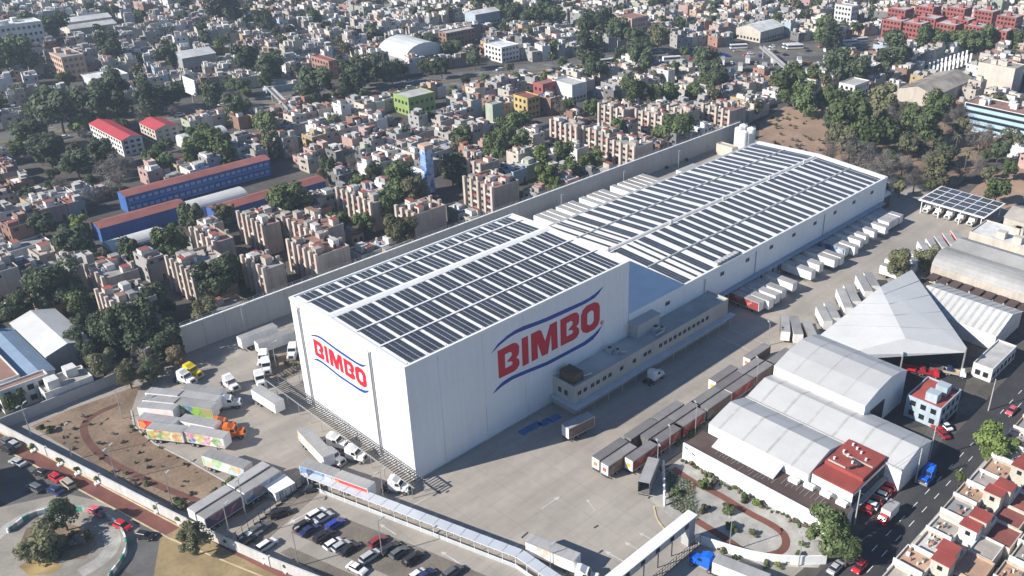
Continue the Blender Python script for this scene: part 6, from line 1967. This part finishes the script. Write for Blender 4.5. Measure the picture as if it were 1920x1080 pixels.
# foreground single trees
p = S(1550, 1000, 6)
tree(p.x, p.y, 5.2, 'green', 'large leafy tree at the street corner by the long white wall', 'foreground trees', 7.0, near=True)
p = S(1590, 1032, 4.5)
tree(p.x, p.y, 3.0, 'green', 'smaller leafy tree leaning beside the large corner tree', 'foreground trees', 5.0, near=True)
p = S(1866, 838, 5)
tree(p.x, p.y, 5.6, 'bright', 'big bright green tree on the far pavement before the row houses', 'foreground trees', 6.0, near=True)
p = S(1800, 893, 3)
tree(p.x, p.y, 1.5, 'bright', 'little bright tree in front of the row houses', 'foreground trees', 3.0)
p = S(362, 1012, 4)
tree(p.x, p.y, 3.6, 'olive', 'olive tree on the bicycle path side by the street wall', 'foreground trees', 4.6, near=True)
p = S(117, 966, 4)
tree(p.x, p.y, 3.4, 'dark', 'dark round tree at the top of the plaza', 'foreground trees', 4.6, near=True)
p = S(75, 1025, 2)
tree(p.x, p.y, 4.6, 'olive', 'wide olive shrub mass in the middle of the plaza', 'foreground trees', 2.6, near=True)
p = S(25, 752, 4)
tree(p.x, p.y, 3.2, 'green', 'round tree beside the low white workshop at left', 'foreground trees', 4.0, near=True)
# palms in the right-hand grove
frond = MB()
for i in range(22):
    a = i * 2.399
    el = .9 - i * .065
    prev = Vector((0, 0, 0))
    for s_ in range(4):
        t0 = (s_ + 1) / 4
        q = Vector((math.cos(a) * 2.6 * t0, math.sin(a) * 2.6 * t0, 2.0 * el * t0 - 1.5 * t0 * t0))
        sd_ = Vector((-math.sin(a), math.cos(a), 0)) * (.34 * (1.15 - t0))
        frond.quad(prev - sd_, q - sd_ * .8, q + sd_ * .8, prev + sd_)
        prev = q
frond = frond.mesh('fronds', [LEAF['olive']])
for k, (u, v) in enumerate([(1767, 275), (1797, 255), (1690, 215), (1708, 228), (1722, 212), (1675, 235), (1752, 262), (1815, 285)]):
    p = S(u, v, 8)
    t = thing('palm_tree', 'palm tree with drooping fronds, %sfrom the carport in the grove' % ['second ', 'third ', 'seventh ', 'fifth ', 'sixth ', 'eighth ', 'fourth ', 'first '][k], 'palm', (p.x, p.y, 0), k * .8, 'palms in the right-hand grove')
    MB().tube((0, 0, 0), (.2, .1, 8), .32, 7, 0, .24).build('trunk', bark, t)
    obj('fronds', frond, t, (.2, .1, 8), 0, 1.25)

# ------------------------------------------------------------------ garden plants
ag = MB()
for i in range(16):
    a = i * 2.399
    u = Vector((math.cos(a), math.sin(a), .55 + .5 * ((i * 7) % 5) / 5))
    s = Vector((-math.sin(a), math.cos(a), 0)) * .09
    ag.add([-s, s, u * .62], [(0, 1, 2)])
ag = ag.mesh('agave', [M('agave_leaf', (.125, .145, .095), .7, .2, 1.0, orand=.2)])
r = random.Random(77)
for k in range(96):
    i, j = k % 8, k // 8
    p = S(1250 + i * 6.4 + j * .8 + r.random() * 2, 884 + j * 6.0 + i * 3.2 + r.random() * 2)
    if inside([(30, -41), (41, -38), (46, -44), (38, -60), (29.5, -56)], p.x, p.y):
        tag(obj('agave', ag, None, (p.x, p.y, .03), r.random() * 6, .9 + r.random() * .5), 'small grey-green agave rosette in the gravel garden', 'agave', 'agave rosettes in the gravel garden')
SHRUBS = [crown_mesh(70 + i, 420, .17, .75, 6) for i in range(3)]
def shrub(x, y, R, kind, label, group, name='shrub'):
    t = tag(obj(name, SHRUBS[int(R * 31) % 3], None, (x, y, R * .55), r.random() * 6, (R, R, R * .85)), label, 'shrub', group)
    paint(t, LEAF[kind])
    return t
gs = [(1268, 925, 1.5), (1318, 915, 2.1), (1322, 955, 1.6), (1365, 955, 1.9), (1372, 990, 1.6), (1340, 905, 1.3), (1395, 935, 1.5), (1420, 945, 1.4), (1412, 1000, 1.2), (1436, 1058, 1.1), (1460, 1060, 1.0), (1475, 1052, .9), (1495, 1040, 1.1), (1505, 1020, 1.0), (1355, 1030, 1.2), (1380, 1045, 1.0)]
for k, (u, v, R) in enumerate(gs):
    p = S(u, v, .6)
    shrub(p.x, p.y, R, ['green', 'bright', 'olive'][k % 3], '%s garden shrub in the gravel garden, %sdown from the trailers' % (['green', 'bright', 'olive'][k % 3], ordn(k) if k else 'first '), 'shrubs in the gravel garden')
for k in range(34):
    x, y = 45.2 + r.random() * 1.0, -38.8 - k * 1.12
    shrub(x, y, .45 + r.random() * .5, ['olive', 'green', 'brown'][k % 3], 'low shrub along the long white garden wall', 'shrub row along the white garden wall')
for k in range(26):
    p = S(1268 + k * 8.2, 828 - k * 6.4 + (r.random() * 8), .6)
    shrub(p.x, p.y, .8 + r.random() * .8, ['green', 'dark', 'olive'][k % 3], 'shrub of the hedge between trailers and factory', 'hedge strip shrubs')
for k in range(170):
    u, v = 70 + r.random() * 420, 770 + r.random() * 200
    p = S(u, v)
    if inside(LGP, p.x, p.y):
        shrub(p.x, p.y, .25 + r.random() * .5, ['brown', 'olive', 'brown', 'grey'][k % 4], 'small dry shrub on the brown garden', 'dry shrubs in the garden')
for k, (u, v, R) in enumerate([(430, 905, 1.6), (400, 925, 1.4), (340, 945, 1.5), (330, 935, 1.0), (365, 950, 1.2), (275, 905, 1.0), (95, 805, 1.4), (75, 800, 1.0)]):
    p = S(u, v, .6)
    shrub(p.x, p.y, R, 'green', 'leafy shrub in the dry garden, %sfrom the parked trailers' % (ordn(k) if k else 'first '), 'leafy shrubs in the dry garden')
for k in range(22):
    x, y = 2 + r.random() * 16, 58.5 + r.random() * 10
    shrub(x, y, .4 + r.random() * .7, ['green', 'brown', 'olive'][k % 3], 'mixed shrub in the bed behind the warehouse corner', 'shrubs in the planted bed')
for k in range(40):
    p = S(1430 + r.random() * 130, 215 + r.random() * 75)
    shrub(p.x, p.y, .5 + r.random() * 1.0, ['brown', 'olive', 'grey'][k % 3], 'scrubby bush on the brown dirt lot', 'bushes on the dirt lot')
for k in range(9):
    x = 98 + k * 13.5
    shrub(x, 87.2, .9 + r.random() * .6, 'dark', 'dark bush at the foot of the high wall, %sfrom the tall warehouse' % (ordn(k) if k else 'first '), 'bushes at the foot of the high wall')
ball = crown_mesh(90, 700, .12, 1.0, 3)
for k, (u, v) in enumerate([(60, 838), (110, 864), (143, 881), (180, 899), (293, 952), (336, 973), (425, 1013), (495, 1045), (536, 1063)]):
    p = S(u, v, 1.3)
    t = thing('topiary_bush', 'round clipped bush outside the street wall, %sfrom the left edge' % (ordn(k) if k else 'first '), 'bush', (p.x, p.y, 0), 0, 'clipped bushes along the street wall')
    paint(obj('crown', ball, t, (0, 0, 1.5), k, 1.0), LEAF['bright'])
    MB().tube((0, 0, 0), (0, 0, 1.0), .08).build('trunk', bark, t)
    MB().box(-.5, -.5, 0, .5, .5, .45).build('planter', whitepaint, t)

# ------------------------------------------------------------------ lamp posts and poles
def lamp(u, v, h, label, arms=1, ang=0.0):
    p = S(u, v)
    t = thing('lamp_post', label, 'lamp post', (p.x, p.y, 0), ang, 'lamp posts of the yard and street')
    MB().tube((0, 0, 0), (0, 0, h), .13, 6, 0, .08).build('pole', steel, t)
    for s in (1, -1)[:arms]:
        a = MB().tube((0, 0, h - .1), (1.3 * s, 0, h + .15), .06, 5).build('arm', steel, t)
        MB().box(1.0 * s - .35, -.18, h + .12, 1.0 * s + .55, .18, h + .28, bottom=True).build('lamp_head', trimgrey, a)
    return t
for (u, v, h, n, ang, lab) in [
        (284, 712, 9, 1, 0, 'lamp post by the low boundary wall above the white tractor'), (461, 628, 9, 1, 0, 'lamp post in front of the wall trailers'), (519, 692, 8, 1, 0, 'lamp post at the planted bed'), (230, 785, 8, 1, 0, 'lamp post at the top of the dry garden'), (137, 862, 9, 1, .5, 'lamp post in the dry garden nearest the left corner'),
        (60, 820, 9, 2, .5, 'twin lamp post at the far end of the street wall'), (220, 902, 9, 2, .5, 'twin lamp post inside the middle of the street wall'), (325, 955, 9, 1, .5, 'lamp post at the lower end of the dry garden'), (462, 970, 10, 2, .5, 'twin lamp post before the purple printed trailer'), (434, 1015, 9, 1, .5, 'lamp post at the street wall corner of the car park'),
        (560, 1062, 9, 1, 0, 'lamp post on the lower lane of the car park'), (717, 1042, 9, 1, 0, 'lamp post among the gravel bays by the red hatchback'), (720, 940, 8, 2, 0, 'twin lamp post beside the walkway below the pergola end'), (1032, 1068, 6, 1, 0, 'lamp post at the bend of the covered walkway'),
        (1232, 885, 8, 2, 1, 'twin lamp post beside the askew open trailer'), (1255, 850, 7, 1, 1, 'lamp post at the head of the garden file'), (1303, 818, 9, 1, 1, 'tall lamp post in the hedge strip by the brown annex'), (1417, 730, 9, 1, 1, 'tall lamp post in the hedge strip by the white hall'), (1367, 1035, 8, 1, 1, 'lamp post at the edge of the entrance lane'),
        (1497, 1062, 8, 1, 1, 'lamp post at the lower end of the gravel garden'), (1440, 648, 7, 1, 1, 'lamp post near the farthest trailer of the files')]:
    lamp(u, v, h, lab, n, ang)
for k, x in enumerate((95, 128, 162, 196)):
    t = thing('lamp_post', 'lamp post along the high wall lane, %sfrom the tall warehouse' % (ordn(k) if k else 'first '), 'lamp post', (x, 84, 0), 0, 'lamp posts along the high wall')
    MB().tube((0, 0, 0), (0, 0, 8), .12, 6).build('pole', steel, t)
    MB().tube((0, 0, 7.9), (0, -1.2, 8.1), .06, 5).build('arm', steel, t)
for k, (u, v) in enumerate([(1742, 862), (1602, 985), (1716, 905), (1853, 770)]):
    p = S(u, v)
    t = thing('utility_pole', 'concrete utility pole on the street, %sfrom the corner tree' % ['third ', 'nearest ', 'second ', 'fourth '][k], 'pole', (p.x, p.y, 0), 0, 'utility poles on the street')
    MB().tube((0, 0, 0), (0, 0, 9.5), .17, 7, 0, .12).build('pole', kerbm, t)
    MB().tube((0, -.9, 8.8), (0, .9, 8.8), .06, 5).build('crossarm', darkmetal, t)
wires = thing('power_lines', 'thin power lines strung between the street poles', 'cable')
for y in (-.8, 0, .8):
    q = [S(1602, 985), S(1716, 905), S(1742, 862), S(1853, 770)]
    for a, b in zip(q, q[1:]):
        MB().tube((a.x, a.y + y, 8.8), (b.x, b.y + y, 8.8), .025, 3).build('cable', darkmetal, wires)
struct('dry_lawn', ccw(px_poly([(35, 1062), (60, 1048), (100, 1050), (118, 1062), (100, 1075), (55, 1080)])), .034, M('straw_lawn', (.34, .25, .11), .95, .25, .3, stain=.3))
struct('planting_mound', ccw(px_poly([(30, 1035), (50, 990), (110, 978), (165, 990), (182, 1020), (160, 1048), (90, 1052)])), .036, soil)
tag(strip_mesh(smooth_line([S(*q) for q in [(-10, 1010), (30, 975), (95, 950), (150, 955)]]), 2.4, .040).build('plaza_path', gravel), kind='structure')
tag(strip_mesh(smooth_line([S(*q) for q in [(150, 1075), (195, 1050), (215, 1020), (205, 990)]]), 3.0, .041).build('plaza_path', gravel), kind='structure')
for k in range(26):
    p = S(40 + r.random() * 135, 985 + r.random() * 60, .6)
    shrub(p.x, p.y, .7 + r.random() * 1.0, ['olive', 'dark', 'green', 'grey'][k % 4], 'shrub on the planted mound of the plaza', 'shrubs on the plaza mound')
# plaza furniture: the curved green and white wall
cw = thing('curved_plaza_wall', 'curved green and white low wall around the plaza at bottom left', 'wall')
c0 = S(70, 1030)
cp_ = [S(*q) for q in [(15, 1000), (60, 965), (130, 955), (200, 965), (235, 1000), (240, 1040), (205, 1085)]]
cpts = smooth_line(cp_, 2)
for i, (a, b) in enumerate(zip(cpts, cpts[1:])):
    quadbox(MB(), a, b, .3, 0, 1.1).build('wall_segment', [whitepaint, M('plaza_green', (.05, .26, .20), .7, .2, .5), gravel][i % 3], cw)

# ------------------------------------------------------------------ traffic on the avenue and in the lorry lot
WH4 = MB()
for x in (-1.3, 1.3):
    for y in (-.78, .78):
        WH4.wheel(x, y, .32, .32, .2, 8)
WH4 = WH4.mesh('wheels', [rubber, rimm])
def far_car(x, y, ang, colour, kind, label, group):
    body, win, roof_, hl, tl, xf = CARS[kind]
    t = thing('car', label, 'car', (x, y, .03), ang, group)
    paint(obj('body', body, t), PAINT[colour])
    obj('windows', win, t)
    paint(obj('roof', roof_, t), PAINT[colour])
    obj('wheels', WH4, t)
r = random.Random(5)
busb = MB().box(-5.5, -1.25, .5, 5.5, 1.25, 3.0, bottom=True).mesh('body', [PAINT['white']])
busw = MB().box(-5.3, -1.29, 1.6, 5.2, -1.251, 2.5, bottom=True).box(-5.3, 1.251, 1.6, 5.2, 1.29, 2.5, bottom=True).box(5.501, -1.1, 1.3, 5.54, 1.1, 2.5, bottom=True).mesh('windows', [glass])
cols = ['white', 'silver', 'grey', 'red', 'white', 'black', 'white', 'beige', 'blue', 'pink']
for off in (-11.0, -7.3, -4.0, 4.0, 7.3, 11.0):
    e = ribbon(AVL, 2 * abs(off))[0 if off > 0 else 1]
    for a, b in zip(e, e[1:]):
        d_ = b - a
        n = int(d_.length / 11)
        for k in range(n):
            p = a.lerp(b, (k + r.random() * .7) / max(1, n))
            if not in_view(p.x, p.y, 1, 0, 0):
                continue
            dens = .75 if 290 < p.x < 480 else .16
            if r.random() > dens:
                continue
            ang = math.atan2(d_.y, d_.x) + (math.pi if off > 0 else 0)
            if r.random() < .17:
                t = thing('bus', 'white bus among the traffic on the far avenue', 'bus', (p.x, p.y, .03), ang, 'buses on the avenue')
                paint(obj('body', busb, t), PAINT[r.choice(['white', 'white', 'green', 'red'])] if False else PAINT['white'])
                obj('windows', busw, t)
            else:
                c_ = r.choice(cols)
                far_car(p.x, p.y, ang, c_, r.choice(['sedan', 'hatch', 'suv']), 'small %s car among the traffic on the far avenue' % CNAME[c_], '%s cars on the avenue' % CNAME[c_])
struct('lorry_lot', px_poly([(1300, 148), (1310, 122), (1420, 108), (1560, 118), (1565, 140), (1420, 158)]), .02, asphalt_worn)
for k in range(46):
    u, v = 1305 + (k % 16) * 16 + r.random() * 5, 116 + (k // 16) * 12 + r.random() * 4 + ((k % 16) - 8) ** 2 * -.03
    p = S(u, v, 1)
    if near_avenue(p.x, p.y, 16):
        continue
    if k % 3 == 0:
        trailer(p.x, p.y, rad(35), 'pale trailer in the crowded lorry lot beside the avenue', L=9.0, far=True, group='trailers in the lorry lot')
    else:
        c_ = cols[k % 10]
        far_car(p.x, p.y, rad(35), c_, 'suv', 'small %s car in the crowded lot beside the avenue' % CNAME[c_], '%s cars in the lorry lot' % CNAME[c_])
for o in bpy.data.objects:
    n = o.name.split('.')[0]
    if n in ('window_row', 'balcony_row', 'landing_gear', 'gable', 'roof_pipes', 'railing', 'headlights', 'fuel_tank', 'side_rail') and o.parent is not None:
        o['kind'] = 'stuff'

# look-alikes are told apart by their order across the picture
same = {}
for o in bpy.data.objects:
    if o.parent is None and o.get('label'):
        same.setdefault(o['label'], []).append(o)
for lab, os_ in same.items():
    if len(os_) > 1:
        os_.sort(key=lambda o: PX(*o.location)[0])
        for k, o in enumerate(os_):
            o['label'] = '%s, %sfrom the left' % (lab, ordn(k) if k else 'first ')

# ------------------------------------------------------------------ haze over the city
HAZE = True
if HAZE:
    hz = MB().box(-420, -420, -1.5, 1150, 1150, 140.0, bottom=True)
    hm = bpy.data.materials.new('haze_air')
    hm.use_nodes = True
    hn = hm.node_tree
    for n in list(hn.nodes):
        hn.nodes.remove(n)
    ho = hn.nodes.new('ShaderNodeOutputMaterial')
    hv = hn.nodes.new('ShaderNodeVolumePrincipled')
    hv.inputs['Color'].default_value = (.70, .84, 1.0, 1)
    hv.inputs['Density'].default_value = 0.00020
    hv.inputs['Anisotropy'].default_value = 0.2
    hn.links.new(hv.outputs[0], ho.inputs['Volume'])
    tag(hz.build('haze', hm), 'thin pale blue haze hanging over the whole city', 'haze', kind='stuff')
